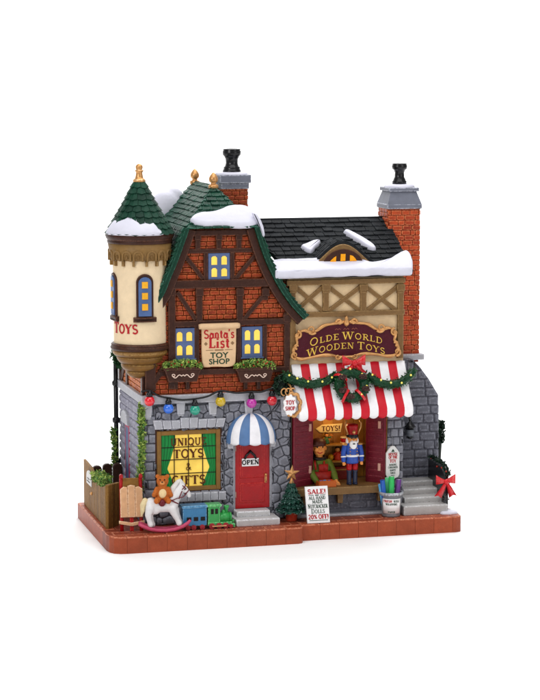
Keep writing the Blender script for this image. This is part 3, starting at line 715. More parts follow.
# roof
RX, RZ, RY0, RY1 = 127.5, 362.0, 82.0, 172.0
roof = NB()
eL, eR = prL[0], prR[0]
base = [(p[0], p[1]) for p in cL]; 
def skin(bm, pts, y0, y1, th):
    """folded roof shell over a line of (x, z)"""
    up = []
    for i in range(len(pts)):
        a = Vector(pts[max(i-1, 0)]); b = Vector(pts[min(i+1, len(pts)-1)]); q = (b-a).normalized(); up.append(tuple(Vector(pts[i])+Vector((-q.y, q.x))*th))
    lo = [[bm.verts.new((x, y, z)) for x, z in pts] for y in (y0, y1)]; hi = [[bm.verts.new((x, y, z)) for x, z in up] for y in (y0, y1)]
    n = len(pts)
    for i in range(n-1):
        bm.faces.new((lo[0][i], lo[0][i+1], lo[1][i+1], lo[1][i])); bm.faces.new((hi[0][i], hi[0][i+1], hi[1][i+1], hi[1][i]))
        bm.faces.new((lo[0][i], lo[0][i+1], hi[0][i+1], hi[0][i])); bm.faces.new((lo[1][i], lo[1][i+1], hi[1][i+1], hi[1][i]))
    bm.faces.new((lo[0][0], lo[1][0], hi[1][0], hi[0][0])); bm.faces.new((lo[0][-1], lo[1][-1], hi[1][-1], hi[0][-1]))
    return up
upL = skin(roof, list(reversed(cL)), YF-9, RY1, 3.2)      # left flare, from eave up to the hip corner
upR = skin(roof, cR, YF-9, RY1, 3.2)
eave = [(XL-5.0, 235.0), (cL[-1][0]*.45+(XL-5)*.55, (cL[-1][1]+235)/2-2.0), (cL[-1][0]+1.5, cL[-1][1]+1)]
upE = skin(roof, eave, 66, RY1+6, 3.2)
for a_, b_ in ((upE[1], upE[0]), (upE[2], upE[1])): shingles(roof, rect(0, 0, RY1+6-66, math.dist(a_, b_)), plane((b_[0], RY1+6, b_[1]), (0, -1, 0), (a_[0]-b_[0], 0, a_[1]-b_[1])), 9, 6, h=1.6)
lt_ = roof.faces.layers.float['tint']
for f in roof.faces: f[lt_] = .5
# solid top: hipped wedge
TY = YF-8
hp = [(eL[0], TY, eL[1]), (eR[0], TY, eR[1]), (eR[0], RY1, eR[1]), (eL[0], RY1, eL[1]), (RX, RY0, RZ-1.5), (RX, RY1, RZ-1.5)]
hv = [roof.verts.new(p) for p in hp]
for q in ((0, 1, 4), (1, 2, 5, 4), (3, 0, 4, 5), (2, 3, 5), (0, 3, 2, 1)): roof.faces.new([hv[i] for i in q])
PLh = ((eL[0], TY, eL[1]), (1, 0, 0), (0, RY0-TY, RZ-eL[1]))
PLl = ((eL[0], RY1, eL[1]), (0, -1, 0), (RX-eL[0], 0, RZ-eL[1]))
PLr = ((eR[0], TY, eR[1]), (0, 1, 0), (RX-eR[0], 0, RZ-eR[1]))
hl = math.hypot(RY0-TY, RZ-eL[1]); wl = eR[0]-eL[0]
shingles(roof, [(-1.5, -1.5), (wl+1.5, -1.5), (RX-eL[0], hl)], plane(*PLh), 9.5, 6.3, h=1.6)
ll = math.hypot(RX-eL[0], RZ-eL[1])
shingles(roof, [(0, 0), (RY1-TY, 0), (RY1-RY0, ll), (0, ll)], plane(*PLl), 10, 6.3, h=1.7)
lr = math.hypot(RX-eR[0], RZ-eR[1])
shingles(roof, [(0, 0), (RY1-TY, 0), (RY1-TY, lr), (RY0-TY, lr)], plane(*PLr), 10, 6, h=2.0)
for pts, sg_ in ((upR, 1), (upL, -1)):      # flared slopes
    if sg_ > 0: chain = list(pts)
    else: chain = list(reversed(pts))
    for a, b in zip(chain[::2], chain[2::2]):   # a upper, b lower
        if sg_ > 0: fr = plane((b[0], YF-9, b[1]), (0, 1, 0), (a[0]-b[0], 0, a[1]-b[1]))
        else: fr = plane((b[0], RY1, b[1]), (0, -1, 0), (a[0]-b[0], 0, a[1]-b[1]))
        L2 = math.dist(a, b); shingles(roof, rect(0, -.5, RY1-YF+9, L2), fr, 9, max(5, L2/2), h=1.8)
tube(roof, [(RX, RY0-2, RZ+.3), (RX, RY1, RZ+.3)], 1.6, 8, tint=.4)
roofo = obj('roof', roof, GREEN, shop)
bm = NB()   # green edge boards on the gable
band(bm, shift(cR, 2.2, -1), 4.8, FB, 4.5, 9.5, 1); obj('edge_board', bm, GREENB, roofo)
bm = NB(); band(bm, shift(cL, 2.2, 1), 4.8, FB, 4.5, 9.5, -1); obj('edge_board', bm, GREENB, roofo)
for (x, y, z) in ((RX, RY0+1, RZ), (RX, RY1-4, RZ)):
    bm = NB(); lathe(bm, (x, y, z), [(5.2, -2), (5.2, 1.2), (4.2, 1.9), (3.0, 2.4), (2.6, 3.6), (4.3, 5), (4.9, 7.2), (4.4, 9.6), (2.9, 12), (1.2, 13.8), (.2, 14.6)], 20); obj('finial', bm, GOLD, roofo)
bm = NB()
pts = [(189.5, 219), (190.5, 224), (203, 228), (220, 226.5), (238, 229), (255, 227.5), (259.5, 222), (257, 214), (249, 208.5), (238, 206), (228, 207), (219, 211), (211, 213.5), (198, 213.5)]
snow_on(bm, [onp(x, y, *PLh) for x, y in pts], plane(*PLh), 5.5, r=4.2)
pts = [(252, 212), (258, 214), (263, 224), (265.5, 236), (262.5, 238), (259.5, 226), (254, 217)]
snow_on(bm, [A(x, y, YF-9) for x, y in pts], front(YF-6), 5.5, r=1.3)
pl = PLl; q0 = onp(186, 188, *pl)
obj('snow', bm, SNOW, roofo)
bm = NB()   # the snowy heap on the far left slope
for p, r in (((96, 168, 338), 17), ((86, 168, 328), 14), ((104, 170, 346), 12)): ball(bm, p, r, (1, .55, .95), 24)
bm = fuse(bm, 1.6, 6); obj('snow', bm, SNOW, roofo)
# back chimney
bx0, bx1 = A(222, 195, 112)[0], A(248.5, 195, 112)[0]; bz = A(236, 189, 112)[1]
bm = NB(); box(bm, bx0+.8, bx1-.8, 113, 142, 290, bz, 0, tint=1)
bricks(bm, rect(bx0, 300, bx1, bz), front(113), 9, 4.6, h=1.2); bricks(bm, rect(112.5, 300, 142, bz), side(bx0+.8), 9, 4.6, h=1.2)
ch = obj('chimney', bm, BRICK, shop)
def chimney_top(cx, cy, z, hw, px_top, par, w1=13, flare=0, slim=1.0, ph=24):
    bm = NB()
    for a, b, e in ((z, z+6, hw+1.5), (z+6, z+w1, hw+3.2)): box(bm, cx-e, cx+e, cy-e, cy+e, a, b, 1.2)
    obj('cap', bm, mat('chimney_cap_paint', '70737f', edge='b8bac6', var=.1), par)
    bm = NB(); e = hw+2.8; snow_on(bm, rect(cx-e, cy-e, cx+e, cy+e), flat(z+w1), 2.2, r=2.2); obj('snow', bm, SNOW, par)
    bm = NB(); s = slim; k = ph/24
    lathe(bm, (cx, cy, z+w1+1), [(9.5*s, 0), (9.8*s, 2.5*k), (9.2*s, 3.5*k), (8.6*s, 4.5*k), (8.8*s, 6*k), (7.4*s, 7*k), (6.4*s, 10*k), (6.6*s, 14*k), (8.2*s, 17*k), (9.6*s, 18.5*k), (9.8*s, 22*k), (9*s, 23*k), (9.6*s, 24*k), (8*s, 24.6*k), (6.5*s, 24.2*k), (6*s, 20*k)], 28)
    obj('chimney_pot', bm, BLACK, par)
cxx = (bx0+bx1)/2
chimney_top(cxx, 127, bz, (bx1-bx0)/2-.5, 148, ch, w1=15, ph=25)

# windows with four lit lights
def small_window(r, par, F, cols=2, rows_=2, m=BLUEG, pm=PANE, name='window', dep=1.8):
    x0, z0, x1, z1 = r; bm = NB(); slab(bm, rect(x0, z0, x1, z1), F, -2, dep, .4)
    slab(bm, rect(x0-1.2, z0-1.2, x1+1.2, z0+.2), F, -1, dep+1.2, .4)
    o = obj(name, bm, m, par); bm = NB(); W_, H_ = x1-x0, z1-z0
    for i in range(cols):
        for j in range(rows_):
            cx = x0+W_*(.27+.46*i); cz = z0+H_*(.27+.45*j); hw, hh = W_*.135*U(.9, 1.1), H_*.155*U(.9, 1.1)
            p = [(cx-hw, cz-hh), (cx+hw, cz-hh), (cx+hw, cz+hh*.7), (cx+hw*.4, cz+hh*1.1), (cx-hw*.5, cz+hh*1.05), (cx-hw, cz+hh*.7)]
            slab(bm, p, F, dep-1, dep+.5, .3)
    obj('panes', bm, pm, o); return o
for r in WR: small_window(r, shop, F1)
# flower boxes
for (x0, x1) in ((164, 201), (236, 274)):
    xa, za = A(x0, 366, YF-8); xb, _ = A(x1, 366, YF-8); zt_ = A((x0+x1)/2, 368.5, YF-8)[1]; zb_ = A((x0+x1)/2, 382, YF-8)[1]
    bm = NB(); F8 = front(YF-2)
    slab(bm, [(xa+4.5, zb_), (xb-4.5, zb_), (xb, zt_), (xa, zt_)], F8, -1.5, 8, .8); slab(bm, rect(xa-1, zt_-1.5, xb+1, zt_+1.5), F8, -1.5, 9, .7)
    fb = obj('flower_box', bm, TIMBER, shop)
    bm = NB(); xm = (xa+xb)/2; zz = (zt_+zb_)/2-.7
    for sg_ in (-1, 1):
        sp = [(xm+sg_*(1.5+t*10), zz+1.5*math.sin(t*7)) for t in [k/16 for k in range(17)]]
        tube(bm, [(x, YF-10.4, z) for x, z in sp], .55, 6)
        tube(bm, [(xm+sg_*(10+1.6*math.cos(a)), YF-10.4, zz+1.2*math.sin(a)+1.2) for a in [k*.6 for k in range(9)]], .45, 6)
    tube(bm, [(xm-2, YF-10.4, zz), (xm, YF-10.6, zz+1.4), (xm+2, YF-10.4, zz)], .6, 6)
    obj('scroll_ornament', bm, mat('scroll_paint', 'e0c4b4', var=.05), fb)
    bm = NB(); pts = []
    for k in range(520):
        u = R_(); pts.append((xa-1+u*(xb-xa+2), YF-1-U(0, 10.5), zt_+U(0, 9.5)*(1-.5*abs(2*u-1)**2)-2*R_()*(1 if R_() < .3 else 0)))
    leaves(bm, pts, 2.6); obj('plants', bm, LEAF, fb)
    for k in range(9):
        bm = NB(); ball(bm, (U(xa+2, xb-2), YF-U(8, 12), zt_+U(3, 8)), .95, seg=8); obj('berry', bm, mat('berry_paint', 'a03020', var=.1), fb)
# parchment scroll sign
pr_ = prect(201, 326, 236.5, 367, YF-3); bm = NB(); x0, z0, x1, z1 = pr_
out = [(x0+1.5, z0+2), (x0+4, z0), (x0+14, z0+.8), (x1-9, z0-.4), (x1-2, z0+1.5), (x1-1, z0+6), (x1-.4, z1-8), (x1-.5, z1-3), (x1, z1), (x0, z1), (x0+.8, z1-6), (x0+.4, z0+14)]
slab(bm, smooth_poly(out, 1), F1, 2.2, 4.6, .8)
tube(bm, [(x0-2.6, YF-5.2, z1), (x0, YF-5.4, z1+.2), (x1, YF-5.4, z1+.2), (x1+2.6, YF-5.2, z1)], [2.6, 3.1, 3.1, 2.6], 14)
sc_ = obj('scroll_sign', bm, PARCH, shop)
bm = NB(); xm = (x0+x1)/2; Fp = front(YF-4.55); hh = z1-z0
letter(bm, "Santa's", xm, z0+hh*.71, 8.6, Fp, .3, xs=.9, wt=1.15); letter(bm, 'List', xm, z0+hh*.475, 10.4, Fp, .3, xs=.98, wt=1.2)
obj('red_lettering', bm, INK_R, sc_)
bm = NB(); sans(bm, 'TOY', xm, z0+hh*.23, 5.6, Fp, .3, 1.15, .02); sans(bm, 'SHOP', xm, z0+hh*.08, 5.4, Fp, .3, 1.12, .02)
obj('dark_lettering', bm, INK_D, sc_)
bm = NB()
for sg_ in (-1, 1):
    slab(bm, rect(xm+sg_*10-4, z0+hh*.415, xm+sg_*10+4, z0+hh*.415+.5), Fp, -.05, .25, 0); slab(bm, [(xm+sg_*14-2, z0+hh*.58), (xm+sg_*14, z0+hh*.58-2), (xm+sg_*14+2, z0+hh*.58), (xm+sg_*14, z0+hh*.58+2)], Fp, -.05, .25, 0)
slab(bm, rect(xm-4.5, z0+hh*.405, xm+4.5, z0+hh*.405+1.2), Fp, -.05, .25, 0)
obj('ornament', bm, mat('brown_ornament', '8a6a4a', var=.05), sc_)
# ---- corner turret
TX, TYc = 45.4, 62.0
def tz(py): return A(138.5, py, TYc-10)[1]
tc = (TX, TYc, 0); tR = 27.4
bm = NB(); lathe(bm, tc, [(tR-.2, tz(350)), (tR, tz(346)), (tR-.2, tz(300)), (tR+.3, tz(262)), (tR, tz(252))], 64)
twall = obj('turret_wall', bm, CREAMT, shop)
def wrap(bm, x0, x1, z0, z1, fr, w0, w1, n=12):
    g = []
    for i in range(n+1):
        x = x0+(x1-x0)*i/n; g.append([bm.verts.new(fr(x, z, w_)) for z, w_ in ((z0, w0), (z0, w1), (z1, w1), (z1, w0))])
    for a, b in zip(g[:-1], g[1:]):
        for q in range(4): f = bm.faces.new((a[q], a[(q+1) % 4], b[(q+1) % 4], b[q])); f.smooth = q == 1
    bm.faces.new(g[0]); bm.faces.new(list(reversed(g[-1])))
def around(ang, rad, z): return Vector((TX+rad*math.cos(ang), TYc+rad*math.sin(ang), z))
def tfr(r=tR): return lambda u, v, w: Vector((TX+(r+w)*math.sin(u/r), TYc-(r+w)*math.cos(u/r), v))     # u = arc length from the front, to the right
def bslab(bm, poly, fr, w0, w1, bev, tint=0, step=1.2):
    """a slab with its outline subdivided so it can follow a round wall"""
    q = []
    for i in range(len(poly)):
        a, b = Vector(poly[i]), Vector(poly[(i+1) % len(poly)]); n = max(1, int((b-a).length/step)); q += [tuple(a+(b-a)*k/n) for k in range(n)]
    slab(bm, q, fr, w0, w1, bev, tint)
bm = NB(); z0, z1 = tz(265), tz(243)
lathe(bm, tc, [(tR+.2, z0+5), (tR+3.0, z0+6.5), (tR+3.6, z0+12), (tR+5.2, z1)], 64)
nA = 16
for i in range(nA):
    a = 2*PI*(i+.5)/nA*(tR+3)
    pts = [(x, z) for x, z in arc(0, 0, 4.4, 4.6, 0, 180, 8)]
    f = tfr(tR+3.3)
    ribbon_pts = [(a+x, z0+10.5+z) for x, z in pts]
    tube(bm, [f(u, v, .7) for u, v in [(a-4.4, z0+5)]+list(reversed(ribbon_pts))+[(a+4.4, z0+5)]], 1.25, 8)
    ball(bm, f(a, z0+9, -.4), 2.0, (1, 1, 1.3), 8, tint=1)
    bslab(bm, rect(a-1.2-4.9, z0-.2, a+1.2-4.9, z0+5), f, -3.5, .5, .6)
obj('turret_frieze', bm, mat('frieze_paint', '86663a', '74562e', edge='a88858', var=.15, wash=.2, washcol='4a3218'), twall)
bm = NB(); z2 = tz(236)
lathe(bm, tc, [(tR+3.8, z1-1), (tR+5.6, z1), (tR+6.0, z1+2.2), (tR+5.3, z1+3), (tR+6.6, z1+4.4), (tR+7.6, z1+7), (tR+7.4, z1+9.6), (tR+6.5, z1+10.4), (tR+2, z1+10.6)], 64, edges=(3, 6))
obj('turret_cornice', bm, TIMBER, twall)
zc0 = z1+10.2; zc1 = tz(181.5)
roof = NB(); Rb = tR+6.6; H = zc1-zc0
prof = lambda t: (Rb-5.5)*(1-t)**1.12*1.0+5.4
lathe(roof, tc, [(prof(t), zc0+H*t) for t in [k/12 for k in range(13)]], 48, tint=.5)
nr = 9
for r in range(nr):
    t0, t1 = r/nr, (r+1.35)/nr; rr = prof(t0); cnt = max(8, int(2*PI*rr/8.2))
    for i in range(cnt):
        a0 = 2*PI*(i+(.5 if r % 2 else 0))/cnt; a1 = a0+2*PI/cnt*.94; dz = U(-.5, .5)
        lt = roof.faces.layers.float['tint']; le = roof.faces.layers.float['edge']
        def P(a, t, w): q = max(0, min(1, t)); return around(a, prof(q)+w, zc0+H*t)
        am = (a0+a1)/2; tt1 = min(t1, .999)
        top = [P(a0, t0+dz/H, 1.9), P(am, t0+(dz-1.0)/H, 2.5), P(a1, t0+dz/H, 1.9), P(a1, tt1, .2), P(am, tt1, .3), P(a0, tt1, .2)]
        bot = [P(a0, t0+dz/H, -.6), P(am, t0+dz/H, -.6), P(a1, t0+dz/H, -.6), P(a1, tt1, -.8), P(am, tt1, -.8), P(a0, tt1, -.8)]
        tv = [roof.verts.new(q) for q in top]; bv = [roof.verts.new(q) for q in bot]; ti = U(0, 1)
        mid = [roof.verts.new(q+(Vector((TX, TYc, q.z))-q).normalized()*.25+Vector((0, 0, .35 if k < 3 else 0))) for k, q in enumerate(top)]
        for k in range(3): top[k] = top[k]
        fs = []
        for k in range(6):
            fs.append((roof.faces.new((bv[k], bv[(k+1) % 6], tv[(k+1) % 6], tv[k])), 0))
        for v in mid: roof.verts.remove(v)
        f = roof.faces.new((tv[0], tv[1], tv[4], tv[5])); f[lt] = ti; f2 = roof.faces.new((tv[1], tv[2], tv[3], tv[4])); f2[lt] = ti
        roof.faces.new(list(reversed(bv)))
        for f, e in fs[:2]: f[le] = .9; f[lt] = ti
troof = obj('turret_roof', roof, GREEN, shop)
bm = NB(); lathe(bm, (TX, TYc, zc1-8), [(5.6, 0), (6.0, 1), (5.6, 8)], 24); obj('roof_collar', bm, GREENB, troof)
bm = NB(); lathe(bm, (TX, TYc, zc1), [(6.2, -1), (6.6, .5), (5.8, 2), (4.6, 2.6), (4.0, 4), (3.3, 8), (3.6, 9.3), (4.6, 10), (4.4, 10.8), (3.0, 11.4), (3.6, 13), (3.8, 14.4), (2.9, 16.2), (1.0, 17.4), (.1, 17.6)], 24, edges=(1, 8)); obj('finial', bm, GOLD, troof)
bm = NB()   # snow round the front of the cone
angs = [PI*1.5+math.radians(a) for a in range(-95, 40, 3)]; K = 8; g = []
for i, a in enumerate(angs):
    u = i/(len(angs)-1); e = min(1, u/.12, (1-u)/.16)**.6 if 0 < u < 1 else 0
    top = .24+.11*math.sin(u*PI)**.7*math.cos((u-.3)*2.6)+.025*math.sin(u*17)
    col = []
    for k in range(K+1):
        q = PI*k/K; t = -.035+(top*e+.01)*(.5-.5*math.cos(q)); w_ = -1.0+5.2*e*math.sin(q)**.75*(1-.35*k/K)
        col.append(bm.verts.new(around(a, prof(max(0, t))+w_, zc0+H*t)))
    g.append(col)
for i in range(len(angs)-1):
    for k in range(K): f = bm.faces.new((g[i][k], g[i+1][k], g[i+1][k+1], g[i][k+1])); f.smooth = True
bm.faces.new(g[0]); bm.faces.new(list(reversed(g[-1]))); obj('snow', bm, SNOW, troof)
# corbelled foot
bm = NB(); zb = tz(346)
pf = [(5, -34), (9, -33.4), (13, -31), (15.0, -28), (14.6, -26.4), (13.8, -25.6), (17.2, -25), (19.6, -22.5), (20.2, -20), (19.6, -18.6), (18.8, -18), (21.6, -17.4), (23.6, -15), (24.6, -12.4), (24.2, -11.2), (23.4, -10.6), (26.4, -10), (28.4, -8), (29.0, -5.6), (28.6, -3.4)]
lathe(bm, (TX, TYc, zb), pf, 56, edges=(3, 8, 13, 17))
foot = obj('turret_foot', bm, mat('foot_paint', '7a5628', '684822', edge='9c7844', var=.2, wash=.35, washcol='3c2814', rough=.4), shop)
bm = NB(); lathe(bm, (TX, TYc, zb), [(tR-.5, -4.5), (tR+2.6, -4), (tR+3.6, -2.2), (tR+3.4, -.8), (tR+2.4, 0), (tR+3.0, 1.4), (tR+2.0, 2.8), (tR-.3, 3.2)], 64, edges=(3, 5)); obj('foot_ring', bm, TIMBER, foot)
# turret windows
def turret_window(uc, nm='window'):
    fr = tfr(tR); z0, z1 = tz(316.5), tz(272.5); hw = 8.6
    outer = [(uc-hw, z0), (uc+hw, z0)]+[(uc+x, z1-hw+y) for x, y in arc(0, 0, hw, hw, 0, 180, 12)]
    bm = NB(); bslab(bm, outer, fr, -1.5, 1.9, .6); bslab(bm, rect(uc-hw-2.6, z0-4, uc+hw+2.6, z0+1), fr, -1, 3.6, 1.0); o = obj(nm, bm, TIMBER, twall)
    return o
def turret_blue(uc, panes=True):
    fr = tfr(tR); z0, z1 = tz(314.5), tz(275.5); hw = 6.2; bm = NB()
    bslab(bm, [(uc-hw, z0), (uc+hw, z0)]+[(uc+x, z1-hw+y) for x, y in arc(0, 0, hw, hw, 0, 180, 12)], fr, 1.3, 2.6, .3)
    for j in range(3):
        cz = z0+(z1-z0)*(.24+.28*j); bslab(bm, rect(uc-3.0, cz-3.4, uc+2.6, cz+3.2), fr, 2.0, 3.4, .4, tint=1)
    return bm
blue_m = None
for ang_px in (1, 2):
    uc = (-.03*tR) if ang_px == 1 else (-1.5*tR)
    o = turret_window(uc)
    b = turret_blue(uc)
    m_blue = mat('turret_glazing', '4e6694', 'eaa92c', var=.1, rough=.3)
    obj('glazing', b, m_blue, o)
    if ang_px == 1: uc_front = uc
bm = NB(); fr = tfr(tR+.15)
letter(bm, 'TOYS', -.86*tR, tz(332), 9.2, fr, .25, xs=.95, wt=1.25, big=11.4)
obj('lettering', bm, INK_R, twall)

# side window with pink frame and white hood
bm = NB(); slab(bm, rect(124, ZT+22, 146, 110), side(XL+1), -1, 1.0, .3)
swn = obj('side_window', bm, mat('pink_paint', 'b03058', var=.1), shop)
bm = NB(); slab(bm, rect(128, ZT+26, 142, 106), side(XL+1), .8, 1.2, .1); obj('pane', bm, BLUEG, swn)
bm = NB(); slab(bm, [(119, 110), (151, 110), (148, 121), (140, 124), (130, 124), (122, 121)], side(XL+1), -1, 5, 1.2); obj('hood', bm, PALE, swn)
# downpipe on the left
px_, pz_ = 40.5, 0
bm = NB(); dY = 172; tube(bm, [(px_, dY, ZT-.1), (px_, dY, 188)], 2.6, 12)
for z in (60, 105, 145): lathe(bm, (px_, dY, z), [(3.2, 0), (4.2, 1.5), (4.2, 4.5), (3.2, 6)], 14)
tag(obj('downpipe', bm, BLACK), 'black downpipe on the back left corner of the stone shop', 'downpipe')

# ================================================================== WOODEN TOY STORE (right)
RB = thing('wooden_toy_store', (264, 110, ZT), 'stone and cream timbered wooden toy store with black snowy roof and striped awning', 'toy store')
ox0 = A(291, 455, YF)[0]; ox1 = A(387, 455, YF)[0]; XE = 324.0
sz1 = A(340, 486.5, YF-6)[1]; sz0 = A(340, 495, YF-6)[1]      # counter
ozt = A(340, 417, YF)[1]+3; RYB = 92
bm = NB()
box(bm, XR-1, ox0, YF+1, 185, ZT-.2, 150, .5, tint=1); box(bm, ox1, XE-.8, YF+1, 185, ZT-.2, 150, .3)
box(bm, ox0, ox1, YF+3, 185, ZT-.2, sz0+1, .2); box(bm, ox0, ox1, RYB+3, 184, sz0, 150, 0); box(bm, ox0, ox1, YF+1, RYB+4, ozt, 150, 0)
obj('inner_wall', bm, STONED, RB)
bm = NB(); box(bm, XR+.2, ox0+.5, YF-1.5, YF+2, ZT-.2, 150, .5); obj('jamb', bm, INK_K, RB)
bm = NB(); blocks(bm, rect(ox1, ZT, XE, 160), F1, 11, 9, h=2); obj('stone_pillar', bm, STONE, RB)
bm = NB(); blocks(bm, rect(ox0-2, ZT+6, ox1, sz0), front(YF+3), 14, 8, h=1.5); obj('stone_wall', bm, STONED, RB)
bm = NB(); box(bm, XR+2, XE-2, YF-5, YF+4, ZT-.2, A(340, 514, YF-5)[1], 1.0); obj('kerb', bm, PALE, RB)
bm = NB(); box(bm, ox0+2, ox1+1, YF-10, RYB, sz0+1.2, sz1, .8)
for x in (ox0+14, (ox0+ox1)/2, ox1-8): slab(bm, [(x-2.5, sz0-9), (x+2.5, sz0-9), (x+3.2, sz0+1), (x-3.2, sz0+1)], front(YF), -2, 5, .7)
counter = obj('counter', bm, TAN, RB)
# warm wooden inside
bm = NB(); box(bm, ox0-.5, ox1+.5, RYB, RYB+2, sz0, ozt+1, 0); n = 9
for i in range(n): slab(bm, rect(ox0+(ox1-ox0)*i/n+.3, sz1, ox0+(ox1-ox0)*(i+1)/n-.3, ozt), front(RYB), 0, .8, .3, tint=U(0, 1))
box(bm, ox0-.4, ox0+1.2, YF+1, RYB, sz1, ozt, 0); box(bm, ox1-1.2, ox1+.4, YF+1, RYB, sz1, ozt, 0)
obj('inner_panelling', bm, AMBERW, RB)
for z in (sz1+18, sz1+36):
    bm = NB(); box(bm, ox0+24, ox1-14, RYB-12, RYB-1, z, z+2, .5); obj('shelf', bm, AMBERW, RB)
l = bpy.data.lights.new('store_lamp', 'POINT'); l.energy = 2.5; l.color = (1, .62, .25); l.shadow_soft_size = .05
lo = bpy.data.objects.new('store_lamp', l); C.objects.link(lo); lo.location = Vector(((ox0+ox1)/2, YF+22, ozt-7))*S
# shutters folded back into the opening
def shutter(xa, ya, xb, yb, z0, z1):
    d = Vector((xb-xa, yb-ya, 0)); L = d.length; fr = plane((xa, ya, z0), d, (0, 0, 1)); H = z1-z0; bm = NB()
    slab(bm, rect(0, 0, L, H), fr, -1.6, 1.2, .5)
    for t in [k/12 for k in range(1, 12)]: slab(bm, rect(3, H*t-1.6, L-3, H*t+1.2), fr, .6, 1.7, .4)
    o = obj('shutter', bm, MAROON, RB)
    for t in (.17, .76):
        bm = NB(); xh = L*.82 if xa < 250 else L*.72; slab(bm, rect(xh-1.6, H*t, xh+1.4, H*t+8), fr, .8, 2.6, .5); obj('hinge', bm, mat('shutter_hinge', 'c89888', var=.08, rough=.3), o)
sx = A(293, 455, YF-1)[0]; ex = A(312.5, 455, YF+12)[0]; shutter(sx, YF-1, ex, YF+12, sz1, ozt)
sx = A(366, 455, YF+14)[0]; ex = A(385.5, 455, YF-1)[0]; shutter(sx, YF+14, ex, YF-1, sz1, ozt+1)
# upper storey, cream with tan timbers
ztu = 272
bm = NB(); box(bm, XR-2, XE-.5, YF+1.5, 185, 149, ztu-1, 0); F3 = front(YF+1.5)
slab(bm, rect(XR-2, 150, XE-1, ztu-1), F3, 0, .8, 0)
obj('plaster_wall', bm, CREAM, RB)
bm = NB()
def thb(x0, x1, y, th, w1): X0, X1 = A(x0, y, YF)[0], A(x1, y, YF)[0]; z = A((x0+x1)/2, y, YF)[1]; slab(bm, rect(X0, z-th/2, X1, z+th/2), F3, 0, w1, .7, jit=.003)
def tvb(x, y0, y1, th, w1): X = A(x, (y0+y1)/2, YF)[0]; slab(bm, rect(X-th/2, A(x, y1, YF)[1], X+th/2, A(x, y0, YF)[1]), F3, 0, w1, .7, jit=.003)
thb(286, 404.5, 281.5, 5.5, 5.2); thb(286, 404, 313.5, 5.5, 4.6)
tvb(292.5, 283, 358, 6, 3.8); tvb(325.5, 284, 311, 6.5, 3.9); tvb(363, 284, 311, 6.5, 3.9); tvb(400, 283, 358, 6.5, 4.2)
for x in (292.5, 325.5, 363, 400): tvb(x, 284, 290.5, 9, 5.6); tvb(x, 290, 293, 7.6, 4.8)
for x0, x1 in ((295.5, 322.5), (328.5, 360), (366, 397)):
    slab(bm, bar(A(x0, 287, YF), A(x1, 311, YF), 4.4), F3, 0, 2.9, .6); slab(bm, bar(A(x0, 311, YF), A(x1, 287, YF), 4.4), F3, 0, 3.3, .6)
obj('timber_frame', bm, TAN, RB)
# roof
EY, EZ, GY, GZ, RX0, RX1 = 42.0, 272.5, 131.0, 322.5, 168.0, 330.0
bm = NB()
pf = [(EY, EZ-4), (EY, EZ), (GY, GZ), (188, 290), (188, 284), (GY, GZ-5)]
lx_ = lambda z: 199.0-(z-EZ)/(GZ-EZ)*29.0
v0 = [bm.verts.new((lx_(max(z, EZ)), y, z)) for y, z in pf]; v1 = [bm.verts.new((RX1, y, z)) for y, z in pf]
for i in range(6): bm.faces.new((v0[i], v0[(i+1) % 6], v1[(i+1) % 6], v1[i]))
for v in (v0, v1): bm.faces.new((v[0], v[1], v[2], v[5])); bm.faces.new((v[5], v[2], v[3], v[4]))
PLb = ((RX0, EY, EZ), (1, 0, 0), (0, GY-EY, GZ-EZ)); Lb = math.hypot(GY-EY, GZ-EZ)
shingles(bm, [(31, -1), (RX1-RX0+1, -1), (RX1-RX0+1, Lb), (2, Lb)], plane(*PLb), 11, 8.6, h=1.9)
PLk = ((RX1, 188, 290), (-1, 0, 0), (0, GY-188, GZ-290)); shingles(bm, [(0, 0), (RX1-RX0-20, 0), (RX1-RX0-2, math.hypot(GY-188, GZ-290)), (0, math.hypot(GY-188, GZ-290))], plane(*PLk), 10, 7.6, h=1.5)
tube(bm, [(RX0+2, GY, GZ+.4), (RX1+.5, GY, GZ+.4)], 2.0, 8)
tri = [(EY+4, EZ-3), (GY, GZ-6), (186, 285), (186, 270), (EY+8, 270)]
rf2 = obj('roof', bm, BLACKS, RB)
bm = NB(); slab(bm, tri, lambda u, v, w_: Vector((XE+w_, u, v)), -3, 0, .3); obj('gable_wall', bm, CREAM, RB)
bm = NB(); top = [(267, 262.5), (274, 264), (285, 262.5), (300, 263), (312, 261.5), (330, 263), (345, 264), (358, 263), (370, 265), (382, 264.5), (391, 261), (398, 256), (404, 253), (409, 255), (412.5, 263)]
bot = [(413, 272.5), (411, 275), (405, 275.5), (397, 274.5), (388, 275.5), (376, 273.5), (364, 276.5), (352, 274.5), (340, 278), (328, 275.5), (316, 279), (304, 277), (294, 280.5), (284, 278.5), (279, 280), (275, 278), (270, 271)]
pts = [onp(x, y, *PLb) for x, y in top]+[onp(x, y, *PLb) for x, y in bot]
pts = [(u, max(v, -4.5)) for u, v in pts]
snow_on(bm, pts, plane(*PLb), 6.6, r=2.6, w0=-1.5, nz=1.5)
obj('snow', bm, SNOW, rf2)
for pts in ([(299, 249), (306, 246.5), (313, 243.5), (321, 243), (320, 247), (315, 251), (312, 256), (306, 254)], [(342, 234), (347, 232.5), (356, 237), (366, 242.5), (374, 248), (377, 252), (373, 253.5), (366, 250), (357, 244), (347, 238)]):
    bm = NB(); snow_on(bm, [onp(x, y, *PLb) for x, y in pts], plane((PLb[0][0], PLb[0][1], PLb[0][2]+2.2), PLb[1], PLb[2]), 3.6, r=2.6, w0=-2.5); obj('snow', bm, SNOW, rf2)
